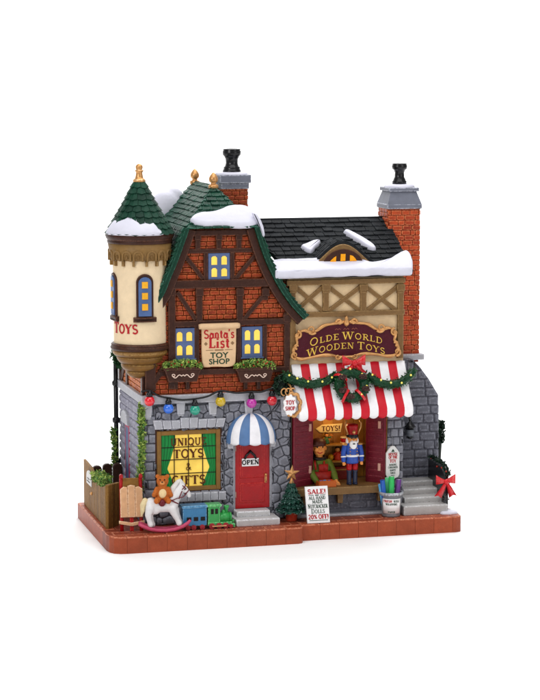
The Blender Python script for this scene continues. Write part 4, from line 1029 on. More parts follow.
# eyebrow dormer
u0, v0_ = onp(345, 264, *PLb); dY = EY+v0_*(GY-EY)/Lb-2; dZ = EZ+v0_*(GZ-EZ)/Lb-1.0
dX = A(344.5, 262, dY)[0]-2.5; hwD, hD = 37.0, 23.0
def arch(u): t = abs(u)/hwD; return hD*max(0, (math.cos(min(1, t)*PI)+1)/2)**.78
bm = NB(); n = 32; k_ = (GY-EY)/(GZ-EZ); gr = []
for i in range(n+1):
    u = -hwD+2*hwD*i/n; z = arch(u); gr.append([bm.verts.new((dX+u, dY-1.5, dZ+z-1.6)), bm.verts.new((dX+u, dY-1.5, dZ+z+1.6)), bm.verts.new((dX+u, dY+max(1, z*k_)+6, dZ+z+1.6+z*.03)), bm.verts.new((dX+u, dY+max(1, z*k_)+6, dZ+z-1.8))])
for i in range(n):
    for j in range(4): bm.faces.new((gr[i][j], gr[i][(j+1) % 4], gr[i+1][(j+1) % 4], gr[i+1][j]))
shingles(bm, rect(-hwD+2, 0, hwD-2, hD*k_), lambda u, v, w_: Vector((dX+u, dY+v-1.0, dZ+arch(u)+1.4+w_)), 8, 7, h=1.2)
dorm = obj('dormer', bm, BLACKS, RB)
bm = NB(); up = [(dX+u, dZ+arch(u)-.8) for u in [-hwD+2*hwD*i/32 for i in range(33)]]
slab(bm, list(reversed(up))+[(dX-hwD+6, dZ-3), (dX+hwD-6, dZ-3)], front(dY), -5, 3.2, .7); obj('dormer_arch', bm, TAN, dorm)
bm = NB(); a2 = lambda u: max(0, (hD-6.0))*max(0, 1-(u/22.5)**2)**.6
up = [(dX+u, dZ+a2(u)) for u in [-22.4+44.8*i/24 for i in range(25)]]; slab(bm, list(reversed(up))+[(dX-22, dZ-2), (dX+22, dZ-2)], front(dY), 1, 3.9, .4)
obj('dormer_window', bm, TIMBER, dorm)
bm = NB()
for q in ([(-15.5, 3), (-8, 3.5), (-7.6, 10), (-10, 8.6), (-13.5, 5.6)], [(-3.2, 4.6), (2.2, 4.8), (2.4, 12), (-2.8, 12)], [(7, 4.4), (14.5, 4.6), (13, 7.2), (10.5, 9.8), (7.2, 10.8)]): slab(bm, [(dX+a, dZ+b) for a, b in q], front(dY), 3.4, 4.6, .4)
obj('panes', bm, PANEO, dorm)
# plaque sign
cx, cz = A(345, 340, YF); k = 1.04
half = [(0, 19), (7, 18.4), (12, 17), (19, 16.6), (24, 14), (29, 10), (34, 9.4), (38, 11), (42, 11.5), (46, 8.5), (47.5, 3), (46, -1.5), (49, -5), (50.5, -10), (49, -15), (44, -17.5), (38, -17), (30, -15), (20, -13.8), (12, -14.6), (6, -16.6), (0, -17)]
kx_ = 1.09; half = [(a*kx_, b) for a, b in half]; out = [(cx+a*k, cz+b*k) for a, b in half]+[(cx-a*k, cz+b*k) for a, b in reversed(half[1:-1])]
FS = front(YF-1)
bm = NB(); slab(bm, smooth_poly(out, 1), FS, 0, 3.2, .5); plq = obj('name_sign', bm, PLAQUE, RB)
bm = NB(); sp = smooth_poly(out, 2); sp.append(sp[0]); sp.append(sp[1])
tube(bm, [FS(a, b, 3.0+.5*math.sin(i*.9)) for i, (a, b) in enumerate(sp)], [1.7+.35*math.sin(i*.55) for i in range(len(sp))], 8)
def curl(x, z, r, a0, turns, sgn): return [FS(x+r*(1-t*.75)*math.cos(a0+sgn*t*turns*2*PI), z+r*(1-t*.75)*math.sin(a0+sgn*t*turns*2*PI), 4.2) for t in [q/22 for q in range(23)]]
for s in (-1, 1):
    for (a, b, r, a0, tn) in ((33, 12, 5.2, PI*1.2, 1.1), (46.5, 7, 4.4, PI*.5, 1.0), (49, -13, 4.2, PI*1.4, 1.0), (7, 18.5, 3.6, 0, 1.0), (8, -16, 3.4, PI, .9), (47, -4, 3.0, PI*1.5, .8)):
        tube(bm, curl(cx+s*a*k*kx_, cz+b*k, r, a0 if s > 0 else PI-a0, tn, s), [1.35-.6*q/22 for q in range(23)], 7)
lathe(bm, tuple(FS(cx, cz+17*k, 4)), [(.5, -3), (2.6, -1), (3.2, 1.5), (1.6, 4.5), (2.2, 6), (.3, 8)], 12)
obj('gilt_frame', bm, GOLD, plq)
bm = NB(); FT = front(YF-4.15); wp = lambda x: -.0042*(x-cx)**2+1.3
letter(bm, 'OLDE WORLD', cx, cz+.2, 6.2, FT, .35, sp=.13, xs=1.33, warp=wp, wt=.9, big=7.8); letter(bm, 'WOODEN TOYS', cx, cz-9.8, 6.2, FT, .35, sp=.13, xs=1.28, warp=wp, wt=.9, big=7.8)
obj('lettering', bm, INK_G, plq)
bm = NB()
for q in (-9, 0, 9): ribbon(bm, [(cx+q+a, cz+11.5+b) for a, b in ((-3, 0), (-1.5, 1.3), (0, 0), (1.5, 1.3), (3, 0))], .7, FT, -.05, .3)
obj('ornament', bm, mat('faint_gilding', '8a4a3c', var=.05), plq)
# awning
AYt, AYb = YF-1, 17.0
atl, atr = A(291.5, 364, AYt), A(404.5, 361.5, AYt); abl = A(299, 408.5, AYb); abr = A(413, 406, AYb)
atz = (atl[1]+atr[1])/2; abz = (abl[1]+abr[1])/2; azv = A(356, 418.5, AYb)[1]
bm = NB(); nst = 13; sub = 6; lt = bm.faces.layers.float['tint']; g = []
for i in range(nst*sub+1):
    s = i/(nst*sub); col = []; fx_ = math.sin((i % sub)/sub*PI)
    for j in range(11):
        t = j/10; x = (atl[0]*(1-s)+atr[0]*s)*(1-t)+(abl[0]*(1-s)+abr[0]*s)*t
        col.append((x, AYt+(AYb-AYt)*t-.5*fx_*math.sin(t*PI), atz+(abz-atz)*t-2.2*math.sin(t*PI)+.5*fx_))
    x = abl[0]*(1-s)+abr[0]*s
    for q in (.2, .5, .8): col.append((x, AYb-1.2*math.sin(q*PI)-.4, abz+(azv-abz)*q))
    col.append((x, AYb+.6, azv+1.2-2.2*fx_**.7)); g.append(col)
front_v = [[bm.verts.new(p) for p in col] for col in g]
back_v = [[bm.verts.new((p[0], p[1]+1.4, p[2]-1.0 if j < 12 else p[2])) for j, p in enumerate(col)] for col in g]
for i in range(nst*sub):
    st = (i//sub) % 2
    for j in range(len(g[0])-1):
        f = bm.faces.new((front_v[i][j], front_v[i][j+1], front_v[i+1][j+1], front_v[i+1][j])); f[lt] = st; f.smooth = True
        f = bm.faces.new((back_v[i][j], back_v[i+1][j], back_v[i+1][j+1], back_v[i][j+1])); f[lt] = st
    f = bm.faces.new((front_v[i][-1], back_v[i][-1], back_v[i+1][-1], front_v[i+1][-1])); f[lt] = st
    bm.faces.new((front_v[i][0], front_v[i+1][0], back_v[i+1][0], back_v[i][0]))
for col, bk in ((front_v[0], back_v[0]), (front_v[-1], back_v[-1])):
    for j in range(len(col)-1): bm.faces.new((col[j], col[j+1], bk[j+1], bk[j]))
for (xt, xb, s) in ((atl[0], abl[0], 1), (atr[0], abr[0], -1)):      # closed side cheeks
    a = [bm.verts.new(p) for p in ((xt+s*.8, AYt, atz-1.5), (xb+s*.8, AYb+1.2, abz-1.5), (xb+s*.8, AYb+1.2, azv+1.5), (xt+s*.8, AYt, azv+1.5))]
    b = [bm.verts.new(v.co+Vector((s*1.0, 0, 0))) for v in a]
    bm.faces.new(a); bm.faces.new(b)
    for q in range(4): bm.faces.new((a[q], a[(q+1) % 4], b[(q+1) % 4], b[q]))
awn = obj('awning', bm, STRIPE, RB)
PLa = ((atl[0], AYb, abz), (1, 0, 0), (0, AYt-AYb, atz-abz))
fA = plane(*PLa)
# chimney and buttress on the right
YB = 92.0; FBt = front(YB)
out = [A(404, 480, YB), A(438.5, 482, YB), A(438, 440, YB), A(437.5, 395, YB), A(430, 379, YB), A(421, 367, YB), A(413, 358.5, YB), A(400, 358.5, YB)]
xb_ = out[1][0]
bm = NB(); poly = [(XE-2, ZT-.2), (xb_-.8, ZT-.2), (xb_-.8, out[3][1]), (out[4][0]-.8, out[4][1]), (out[5][0]-.8, out[5][1]), (out[6][0]-.8, out[6][1]-.8), (XE-2, out[7][1]-.8)]
slab(bm, poly, front(YB+1), -60, 0, .8)
conv = [(XE-2, ZT+10), (xb_, ZT+10), (xb_, out[3][1]-.5), (out[5][0], out[5][1]-.5), (out[6][0], out[6][1]-.8), (XE-2, out[7][1]-.8)]
blocks(bm, conv, front(YB+1), 13, 9.6, h=2.6, bev=1.9, gap=.8)
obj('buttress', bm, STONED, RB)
CY = 110.0; c0, c1 = A(385, 260, CY)[0], A(419, 250, CY)[0]; cz1 = A(402, 208.5, CY)[1]; czb = A(410, 355, CY)[1]
c0 = XE+1.5; c1 += 1.5
bm = NB(); box(bm, c0+.8, c1-.8, CY+1, CY+34, czb-8, cz1, 0, tint=1)
bricks(bm, rect(c0, czb, c1, cz1), front(CY+1), 10.5, 5.4, h=1.5); bricks(bm, rect(CY+.5, EZ, CY+34, cz1), side(c0+.8), 9, 5.2, h=1.2)
ch2 = obj('chimney', bm, mat('chimney_brick_paint', 'bc4a22', '96341a', edge='dc8456', var=.22, wash=.3, bump=.4), RB)
bm = NB(); box(bm, XE-1, c1+4, CY-6, CY+37, czb-5, czb+1.5, 1.2); obj('chimney_ledge', bm, PALE, ch2)
ccx, ccy = (c0+c1)/2, CY+17.5; hw = (c1-c0)/2
bm = NB(); zt2 = A(402, 185, CY+17)[1]; zf = A(402, 199, CY)[1]
def frustum(bm, cx, cy, a, za, b, zb_):
    v = [[bm.verts.new((cx+sx*r, cy+sy*r, z)) for sx, sy in ((-1, -1), (1, -1), (1, 1), (-1, 1))] for r, z in ((a, za), (b, zb_))]
    for q in range(4): bm.faces.new((v[0][q], v[0][(q+1) % 4], v[1][(q+1) % 4], v[1][q]))
    bm.faces.new(v[0]); bm.faces.new(v[1])
box(bm, ccx-hw-1.2, ccx+hw+1.2, ccy-19, ccy+19, cz1-.5, cz1+5, 1.2); frustum(bm, ccx, ccy, hw+.6, cz1+4.5, hw-4, zt2-6); box(bm, ccx-hw+1.5, ccx+hw-1.5, ccy-hw+1.5, ccy+hw-1.5, zt2-6.2, zt2-2, 1.0)
obj('cap', bm, mat('chimney_cap_paint', '70737f'), ch2)
bm = NB(); e = hw-2.2; snow_on(bm, rect(ccx-e, ccy-e, ccx+e, ccy+e), flat(zt2-2.2), 3.4, r=2.8); obj('snow', bm, SNOW, ch2)
bm = NB(); kk = .86
lathe(bm, (ccx, ccy, zt2+1.5), [(9*kk, 0), (9.2*kk, 2.5), (8*kk, 3.5), (7.6*kk, 5), (6.2*kk, 7), (6*kk, 12), (7.6*kk, 15), (9.4*kk, 16), (9.8*kk, 19), (9*kk, 20.5), (9.4*kk, 21.5), (7.5*kk, 22), (6*kk, 21), (5.5*kk, 17)], 28); obj('chimney_pot', bm, BLACK, ch2)
# stairs at the right
stx = A(437, 481, 72)[0]
bm = NB(); zz = [A(404, y, Y)[1] for y, Y in ((506.5, 28), (498, 43), (489.5, 58), (481.5, 72))]
fronts = [28, 43, 58, 72]; zp = ZT-.2
for i in range(4):
    x1 = A((448, 444, 440, 436)[i], (506, 498, 490, 482)[i], fronts[i])[0]
    box(bm, 318.5 if i == 0 else XE+.3, x1, fronts[i], YB+1, zp, zz[i], 1.3); zp = zz[i]-.3
tag(obj('staircase', bm, mat('stair_paint', 'b2b0ae', 'a8a8ac', edge='d0d0d0', var=.08, wash=.15, washcol='66666c')), 'four grey stone steps climbing beside the right shop pillar', 'steps')
# stair parapet with garland
rx = A(441, 500, 45)[0]
pf = [(34, ZT-.1), (34, A(446, 474, 34)[1]), (50, A(440, 464, 52)[1]), (88, A(431, 457, 88)[1]), (90, ZT-.1)]
par = thing('stair_railing', (rx+2, 60, ZT), 'black iron stair railing wrapped in dark greenery beside the grey steps', 'railing')
bm = NB(); slab(bm, pf, lambda u, v, w_: Vector((rx-w_, u, v)), -4, 0, 1.2); obj('panel', bm, BLACK, par)
bm = NB(); path = [Vector((rx+2, y, z)) for y, z in ((34, pf[1][1]), (42, (pf[1][1]+pf[2][1])/2+1), (52, pf[2][1]+.5), (70, (pf[2][1]+pf[3][1])/2+.5), (88, pf[3][1]))]; pts = []
for _ in range(260):
    i = random.randrange(len(path)-1); p = path[i].lerp(path[i+1], R_()); pts.append(p+Vector((U(-1, 4), U(-3, 3), U(-2.5, 2.2))))
for _ in range(40): pts.append(Vector((rx+U(-1, 6), U(33, 40), U(ZT+12, pf[1][1]))))
leaves(bm, pts, 2.6); tube(bm, [q_+Vector((1.5, 0, -.5)) for q_ in path], 2.2, 8); BGL = mat('black_green_leaf', '101c16', '2c4634', var=.2, rough=.25, bump=0); obj('greenery', bm, BGL, par)
for k in range(5):
    bm = NB(); p = path[0].lerp(path[-1], k/4.5); ball(bm, p+Vector((U(-3, 4), -1, U(-1, 3))), 1.0, seg=8); obj('berry', bm, mat('berry_paint', 'a03020'), par)
def bow(name, c, s, label, par=None, m=BOWRED, tails=1.0, Rz=0.0, group=None):
    bm = NB(); M = Matrix.Rotation(Rz, 3, 'Z'); c = Vector(c)
    def X(p): return c+M @ (Vector(p)*s)
    def strip(pts, wd, th=.16):
        lo = []
        for i, (p, w_) in enumerate(zip(pts, wd)):
            p = Vector(p); lo.append([bm.verts.new(X(p+Vector(q))) for q in ((0, -th, w_), (0, th, w_), (0, th, -w_), (0, -th, -w_))])
        for a, b in zip(lo[:-1], lo[1:]):
            for q in range(4): f = bm.faces.new((a[q], a[(q+1) % 4], b[(q+1) % 4], b[q])); f.smooth = True; f[bm.faces.layers.float['edge']] = .4*R_()
        bm.faces.new(lo[0]); bm.faces.new(list(reversed(lo[-1])))
    for sg_ in (-1, 1):
        strip([(sg_*(.6+7.2*math.sin(t*PI)**.8*(1 if True else 0)), -1.6*math.cos(t*PI)-.6, .8+1.4*math.sin(t*PI)) for t in [k/12 for k in range(13)]], [1.0+2.6*math.sin(k/12*PI) for k in range(13)])
        n = 9; pts = [(sg_*(.5+t*5.5), -1.2-.9*math.sin(t*5), -t*10*tails) for t in [k/n for k in range(n+1)]]
        lo = []
        for i, p in enumerate(pts):
            w_ = 1.0+2.0*i/n; a = Vector((w_, 0, w_*.25*sg_)); p = Vector(p); e = Vector((0, 0, 1.4 if i == n else 0))
            lo.append([bm.verts.new(X(q)) for q in (p-a, p+e-Vector((0, .35, 0)), p+a, p+e+Vector((0, .35, 0)))])
        for a, b in zip(lo[:-1], lo[1:]):
            for q in range(4): f = bm.faces.new((a[q], a[(q+1) % 4], b[(q+1) % 4], b[q])); f.smooth = True
        bm.faces.new(lo[0]); bm.faces.new(list(reversed(lo[-1])))
    ball(bm, X((0, -2.0, .4)), 2.0*s, (1, .8, 1.1), 12)
    o = obj(name, bm, m, par)
    if par is None: tag(o, label, 'bow', group)
    return o
bx, bzz = A(445.5, 482, 29); bow('ribbon_bow', (bx, 29, bzz), 1.4, 'glossy red ribbon bow tied to the black stair railing', tails=1.15)
bm = NB(); p = AZ(447, 513, ZT); snow_on(bm, [(p[0]-10, p[1]-6), (p[0]+2, p[1]-9), (p[0]+12, p[1]-5), (p[0]+10, p[1]+6), (p[0]+2, p[1]+12), (p[0]-6, p[1]+8)], flat(ZT), 2.6, r=2.4)
tag(obj('snow_patch', bm, SNOW), 'small flat patch of white snow at the right pavement corner', 'snow patch')
# bushes peeking out behind
bm = NB(); pts = []; X_, Z_ = A(440.5, 431, 120)
for _ in range(420): pts.append((X_-1+U(-4, 4), 118+U(-4, 6), Z_+U(-13, 11)))
leaves(bm, pts, 3); tube(bm, [(X_-3, 119, ZT-.1), (X_-2, 119, Z_-13), (X_-1, 119, Z_+8)], [1.5, 3.4, 2.6], 8)
ivy2 = tag(obj('climbing_ivy', bm, BGL), 'dark green climber on the right edge of the stone buttress', 'ivy', 'ivy climbing the walls')
# wall lantern under the awning
lx, lz = A(410, 428, YB-8)
t = thing('wall_lantern', (lx, YB-8, lz-10), 'black iron wall lantern hanging beside the striped awning end', 'lantern')
bm = NB(); lathe(bm, (lx, YB-8, lz-12), [(1, 0), (4.5, 2), (3.6, 3), (4.8, 12), (6.5, 13), (5, 15), (1.6, 19), (.8, 21)], 6); obj('body', bm, BLACK, t)
bm = NB(); lathe(bm, (lx, YB-8, lz-9.5), [(4.3, .8), (4.95, 8)], 6); obj('lantern_glass', bm, mat('grey_glass', '6c7078', rough=.1, var=.05), t)
bm = NB(); tube(bm, [(lx, YB-8, lz+8), (lx-1, YB-8, lz+12), (lx-1, YB-3, lz+14), (lx-1, YB+1, lz+10)], 1.3, 8); obj('bracket', bm, BLACK, t)
# ================================================================== DECORATIONS
def garland(path, rad, name, label, group, lights=5, parts=True, dens_=70, lr=1.15):
    t = thing(name, tuple(path[len(path)//2]-Vector((0, 0, rad))), label, 'garland' if 'wreath' not in name else 'wreath', group)
    bm = NB(); L = sum((path[i+1]-path[i]).length for i in range(len(path)-1)); tube(bm, path, rad*.72, 8)
    pts = []
    for _ in range(int(L*dens_/10)):
        i = random.randrange(len(path)-1); p = path[i].lerp(path[i+1], R_()); d = Vector((U(-1, 1), U(-1, 1), U(-1, 1))).normalized(); pts.append(p+d*rad*U(.65, 1.05))
    leaves(bm, pts, 1.9, up=0); obj('foliage', bm, LEAFD, t)
    for k in range(lights):
        bm = NB(); q = (k+.5)/lights*(len(path)-1); i = int(q); p = path[i].lerp(path[i+1], q-i)
        ball(bm, p+Vector((U(-1, 1), -rad*.92, U(-.2, .5)*rad+rad*.2)), lr, seg=8); obj('fairy_light', bm, mat('fairy_light_paint', 'f0e070', var=.05, emit=.25, emitcol='f0d850'), t)
    return t
def onawn(px, py, h): u, v = onp(px, py, *PLa); return fA(u, v, h)
P1 = [onawn(x, y, 4.5) for x, y in ((283, 377), (288, 380), (294, 383), (302, 385.5), (311, 386.5), (320, 385), (328, 382), (335, 377))]
P2 = [onawn(x, y, 4.5) for x, y in ((366, 377), (372, 382), (380, 385.5), (389, 387), (398, 385), (406, 380.5), (412, 374))]
garland(P1, 6.2, 'garland', 'green fir garland on the awning left of the wreath', 'garlands across the striped awning')
garland(P2, 6.0, 'garland', 'green fir garland on the awning right of the wreath', 'garlands across the striped awning')
wc = onawn(350, 388, 6.5); e1 = Vector((1, 0, 0)); e2 = (Vector((0, AYt-AYb, atz-abz)).normalized()*.75+Vector((0, 0, .45))).normalized(); wr = 13.6
ring = [wc+(e1*math.cos(a)+e2*math.sin(a))*wr for a in [2*PI*k/24+.3 for k in range(25)]]
wth = garland(ring, 7.0, 'wreath', 'round green fir wreath with red bow hanging on the striped awning', None, lights=7)
for a in (2.5, .62, 3.6, 5.9, 4.4):
    bm = NB(); p = wc+(e1*math.cos(a)+e2*math.sin(a))*wr+Vector((0, -6.2, 1.8)); ball(bm, p, 3.4, (1.25, .8, .9), 12); 
    pts = [p+Vector((U(-4, 4), -U(1.5, 3), U(-2.4, 2.4))) for _ in range(50)]; leaves(bm, pts, 1.2); obj('pine_cone', bm, mat('pine_cone_paint', '3a2420', '7a5a54', var=.3), wth)
for a0, a1 in ((2.3, 2.9), (4.0, 4.25), (5.2, 5.5)):
    bm = NB(); n = 8; aa = (a0+a1)/2; cpt = wc+(e1*math.cos(aa)+e2*math.sin(aa))*wr; rd = (e1*math.cos(aa)+e2*math.sin(aa)); nn = e1.cross(e2); sd = rd.cross(nn)
    lo = [[cpt+(rd*math.cos(q)+nn*math.sin(q))*7.6+sd*s_+sd*math.sin(q)*1.5 for s_ in (-1.4, 1.4)] for q in [2*PI*k/16 for k in range(17)]]
    vs = [[bm.verts.new(p) for p in r] for r in lo]
    for i in range(16): f = bm.faces.new((vs[i][0], vs[i][1], vs[i+1][1], vs[i+1][0])); f.smooth = True
    obj('ribbon', bm, BOWRED, wth)
p = onawn(350, 369, 13); bow('bow', p+Vector((0, -2, 0)), 1.6, '', wth, tails=.7)
# dark evergreen clump where the two shops meet
bm = NB(); c = A(282, 385, YF-6); pts = []
for _ in range(620):
    a, r = U(0, 2*PI), math.sqrt(R_())*9; pts.append((c[0]+r*math.cos(a)*1.15, YF-U(4, 13), c[1]+r*math.sin(a)*1.25))
leaves(bm, pts, 2.6); ball(bm, (c[0], YF-6, c[1]), 8, (1.1, .8, 1.2))
tag(obj('evergreen_bunch', bm, mat('black_green_leaf', '101c16', '2c4634', var=.2, rough=.25, bump=0)), 'very dark glossy evergreen bunch where the two shops meet', 'evergreen')
# small ornate hanging sign
c = A(291, 405, YF-32); y_ = YF-32
t = thing('hanging_sign', (c[0], y_, c[1]-12), 'small white scalloped sign in a gilt frame beside the awning', 'sign')
bm = NB(); n = 40
pp = [(c[0]-1.5+(8.2+.8*math.cos(9*a))*math.cos(a)*.82, c[1]+(10.5+.9*math.cos(9*a))*math.sin(a)) for a in [2*PI*k/n for k in range(n)]]
slab(bm, pp, front(y_), 0, 2.4, .5); obj('board', bm, WHITE, t)
bm = NB(); n = 44; rp = [(c[0]+2.4+(7.8+.7*math.sin(8*a))*math.cos(a), y_+1.5, c[1]+(11.6+.8*math.sin(8*a))*math.sin(a)) for a in [2*PI*k/n for k in range(n+1)]]
tube(bm, rp, 1.9, 7)
for s in (0, 1, 2): tube(bm, [(c[0]-7+s*4.5+3.2*math.cos(a), y_+1, c[1]+13.5+3.6*math.sin(a)) for a in [k*.45+.4*s for k in range(12)]], .7, 6)
tube(bm, [(c[0]+2, y_+2, c[1]+12), (c[0]+3, y_+14, c[1]+18), (c[0]+2, YF-6, c[1]+20)], 1.0, 6)
obj('gilt_frame', bm, GOLD, t)
bm = NB(); letter(bm, 'TOY', c[0]-1.5, c[1]+1, 4.2, front(y_-2.5), .2, xs=.85, wt=1.2); letter(bm, 'SHOP', c[0]-1.5, c[1]-5, 3.8, front(y_-2.5), .2, xs=.8, wt=1.2); obj('lettering', bm, INK_R, t)
# string of coloured lights
LG = thing('string_lights', (122, YF-6, 150), 'black cord of big coloured glass bulbs along the grey ledge', 'string lights')
by = YF-8.5
bpx = [(149.5, 401, 'e01828', 394), (168.5, 408.5, '2a6cd8', 401), (195, 410, '1f9a80', 402), (220.5, 401.5, 'c8a81a', 394), (251.5, 403, 'b82a9c', 395), (272, 400.5, 'd0182a', 392)]
cpts = [A(141, 392, by)]
for i, (x, y, c_, t0) in enumerate(bpx):
    cpts.append(A(x, t0-3, by))
    if i < 5: cpts.append(A((x+bpx[i+1][0])/2, (t0+bpx[i+1][3])/2-1.5, by))
cpts.append(A(284, 394, by)); cc = dens(cpts, 5)
bm = NB(); tube(bm, [(x, by+.8, z) for x, z in cc], 1.05, 8); obj('cord', bm, BLACK, LG)
for (x, y, c_, t0) in bpx:
    X_, Z_ = A(x, y, by); bm = NB(); ball(bm, (X_, by, Z_), 5.4, seg=20); b = obj('bulb', bm, mat('bulb_'+c_, c_, var=.05, rough=.08, coat=1.0, bump=0, spec=.8), LG)
    bm = NB(); lathe(bm, (X_, by, Z_+4.2), [(3.2, 0), (3.3, 3.5), (2.4, 4.2), (2.2, 6)], 12); obj('socket', bm, BLACK, b)
# ivy
def ivy(poly_pts, n, label, rx_, size=2.3, m=None, ry=2.0, group='ivy climbing the walls'):
    bm = NB(); pts = []; P_ = [Vector(p) for p in poly_pts]; tube(bm, P_, .9, 6)
    for _ in range(n):
        i = random.randrange(len(P_)-1); p = P_[i].lerp(P_[i+1], R_()); w_ = rx_*(.6+.7*abs(noise.noise(p*.12))); pts.append(p+Vector((U(-w_, w_), U(-ry, 0), U(-3, 3))))
    leaves(bm, pts, size); return tag(obj('climbing_ivy', bm, m or LEAF), label, 'ivy', group)
pts = [(AX(x, y, XL-1.2)) for x, y in ((136, 506), (137, 480), (138.5, 455), (138, 435), (138.5, 415), (139, 403))]
ivy([(XL-3.2+1.6*(i % 2)-(3 if i < 2 else 0), YF+.5+4*(i % 2), z) for i, (y, z) in enumerate(pts)], 1000, 'light green ivy climbing the front corner of the stone wall', 4.6, 2.8, ry=8)
x0 = 37.5; ivy([(x0, 168, ZT), (x0, 167, 40), (x0-1, 167, 60), (x0, 168, 84), (x0-1, 170, 100)], 420, 'green ivy growing up around the black downpipe', 4, 2.7, ry=4)
pts = [(A(121, 366, 165)[0], 165, A(121, 366, 165)[1]), (A(116, 362, 165)[0], 165, A(116, 362, 165)[1]), (A(112, 352, 158)[0], 158, A(112, 352, 158)[1])]
ivy(pts, 170, 'dark green ivy just under the corner turret foot', 4, 2.6, LEAFD, ry=4)
bm = NB(); X_, Z_ = A(228, 497, 40)[0], 0
# ---- left fence
t = thing('garden_fence', (8, 100, ZT), 'brown plank fence with a dipped top round the left yard', 'fence')
X0 = 4.5
def fz(px, py, Y): return A(px, py, Y)[1]
tops = [(174, AX(86.5, 463, X0)[1])]
zb_k, zf_k = AX(87, 463, X0)[1], AX(106, 485.5, X0)[1]
pl_ = []; n = 12
for i in range(n+1):
    tt = i/n; y = 175-tt*(175-44); z = zb_k+(zf_k-zb_k)*tt
    if tt > .35: z += -9*math.sin((tt-.35)/.65*PI)
    pl_.append((y, z))
bm = NB(); rows_ = []
for i in range(n):
    (ya, za), (yb, zb2) = pl_[i], pl_[i+1]
    slab(bm, [(yb+.2, ZT-.1), (ya-.2, ZT-.1), (ya-.2, za), (yb+.2, zb2)], lambda u, v, w_: Vector((X0+2-w_, u, v)), -1, 1.6+U(-.1, .1), .5, tint=U(0, 1))
obj('side_panel', bm, BROWNF, t)
bm = NB(); fr = plane((X0+1, 44, ZT-.1), (17, 20, 0), (0, 0, 1)); zf_h = zf_k-ZT
for i in range(3): slab(bm, rect(i*8+.2, 0, i*8+7.8, zf_h-i*.5), fr, -1.8, 1.5, .5, tint=U(0, 1))
obj('front_panel', bm, BROWNF, t)
bm = NB()
for i in range(3):
    x = X0+12+i*11; zt_ = A(100, 463, 160)[1]-1+U(-1, 1); slab(bm, [(x-5, ZT-.1), (x+5, ZT-.1), (x+5, zt_-4)]+[(x+a, zt_-4+b) for a, b in arc(0, 0, 5, 4, 0, 180, 6)][1:], front(160), 0, 5, .9, tint=1)
obj('back_panel', bm, mat('dark_fence_paint', '4a3226', '3a261e', var=.2, wash=.2), t)
bm = NB(); pts = []; c = A(101, 476, 90)
for _ in range(420): pts.append((c[0]+U(-9, 9)*(1-.3*R_()), 85+U(-22, 22), c[1]-3+U(-4, 6)))
leaves(bm, pts, 2.6); tube(bm, [(c[0], 85, ZT-.1), (c[0], 85, c[1])], 1.2, 6)
tag(obj('shrub', bm, LEAF), 'small green shrub growing behind the dipped brown fence', 'shrub')
y_, z_ = AX(89.5, 479, X0); bm = NB(); slab(bm, [(y_-13, z_-6), (y_+13, z_-6), (y_+13, z_+2)]+[(y_+a, z_+2+b) for a, b in arc(0, 0, 13, 7, 0, 180, 8)][1:], lambda u, v, w_: Vector((X0+.2-w_, u, v)), 0, 1.3, .3)
pl2 = tag(obj('notice', bm, OFFW), 'small white arched notice on the side of the brown fence', 'notice')
bm = NB(); fN = lambda u, v, w_: Vector((X0-1.2-w_, 2*y_-u, v)); slab(bm, rect(y_-6, z_, y_+6, z_+1), fN, -.05, .3, 0); slab(bm, rect(y_-8, z_-3, y_+8, z_-2), fN, -.05, .3, 0); o = obj('printed_lines', bm, INK_K, pl2)
y_, z_ = AX(91.5, 493.5, X0); bm = NB(); ball(bm, (X0+.2, y_, z_), 1.9, seg=10); obj('knob', bm, GOLD, t)

# ---- sled leaning on the wall
px0, py0 = AZ(118.5, 531, ZT)
sxc = A(131, 500, 34)[0]
t = thing('wooden_sled', (sxc, 30, ZT), 'pale slatted wooden sled with red runners standing against the stone corner', 'sled')
o3 = (sxc-13, 29, ZT); du, dv = (1, -.12, 0), (0, 12, 52); fs = plane(o3, du, dv)
for x in (2.6, 22.4):
    bm = NB(); tube(bm, [fs(x, z, w_) for z, w_ in ((0, -2), (14, -1.5), (30, -1.5), (46, -1.6), (53, 0), (56.5, 3.4), (55, 6.2))], [1.9]*7, 8); obj('runner', bm, RED, t)
bm = NB(); slab(bm, rect(10.6, 0, 14.4, 14), fs, -2, 1.2, .6); obj('prop', bm, RED, t)
for i in range(3):
    bm = NB(); a = 1.2+i*7.7; tp = 46 if i == 1 else 44.5; slab(bm, [(a, 14), (a+7.5, 14), (a+7.5, tp-(2 if i == 2 else 0)), (a+3.5, tp+.8), (a, tp-(2 if i == 0 else 0))], fs, .6, 3.4, .7); obj('slat', bm, mat('pale_wood_paint', 'd0a078', 'c29066', edge='eccba8', var=.12, wash=.15, washcol='a87850'), t)
bm = NB(); slab(bm, [(-.5, 7.5), (12.5, 5), (25.5, 7.5), (25.5, 10.8), (12.5, 8.6), (-.5, 10.8)], fs, .8, 3.4, .6); obj('crossbar', bm, _M['pale_wood_paint'], t)
bm = NB(); slab(bm, rect(4.2, 44, 20.8, 54), fs, -2.4, -.2, .5); obj('back_board', bm, BROWNF, t)

# ================================================================== TOYS AND PEOPLE
def cap_(bm, p, q, r0, r1, seg=12, tint=0):
    """tapered limb with rounded ends"""
    p, q = Vector(p), Vector(q); ball(bm, p, r0, seg=seg, tint=tint); ball(bm, q, r1, seg=seg, tint=tint); tube(bm, [p, q], [r0, r1], seg, tint)
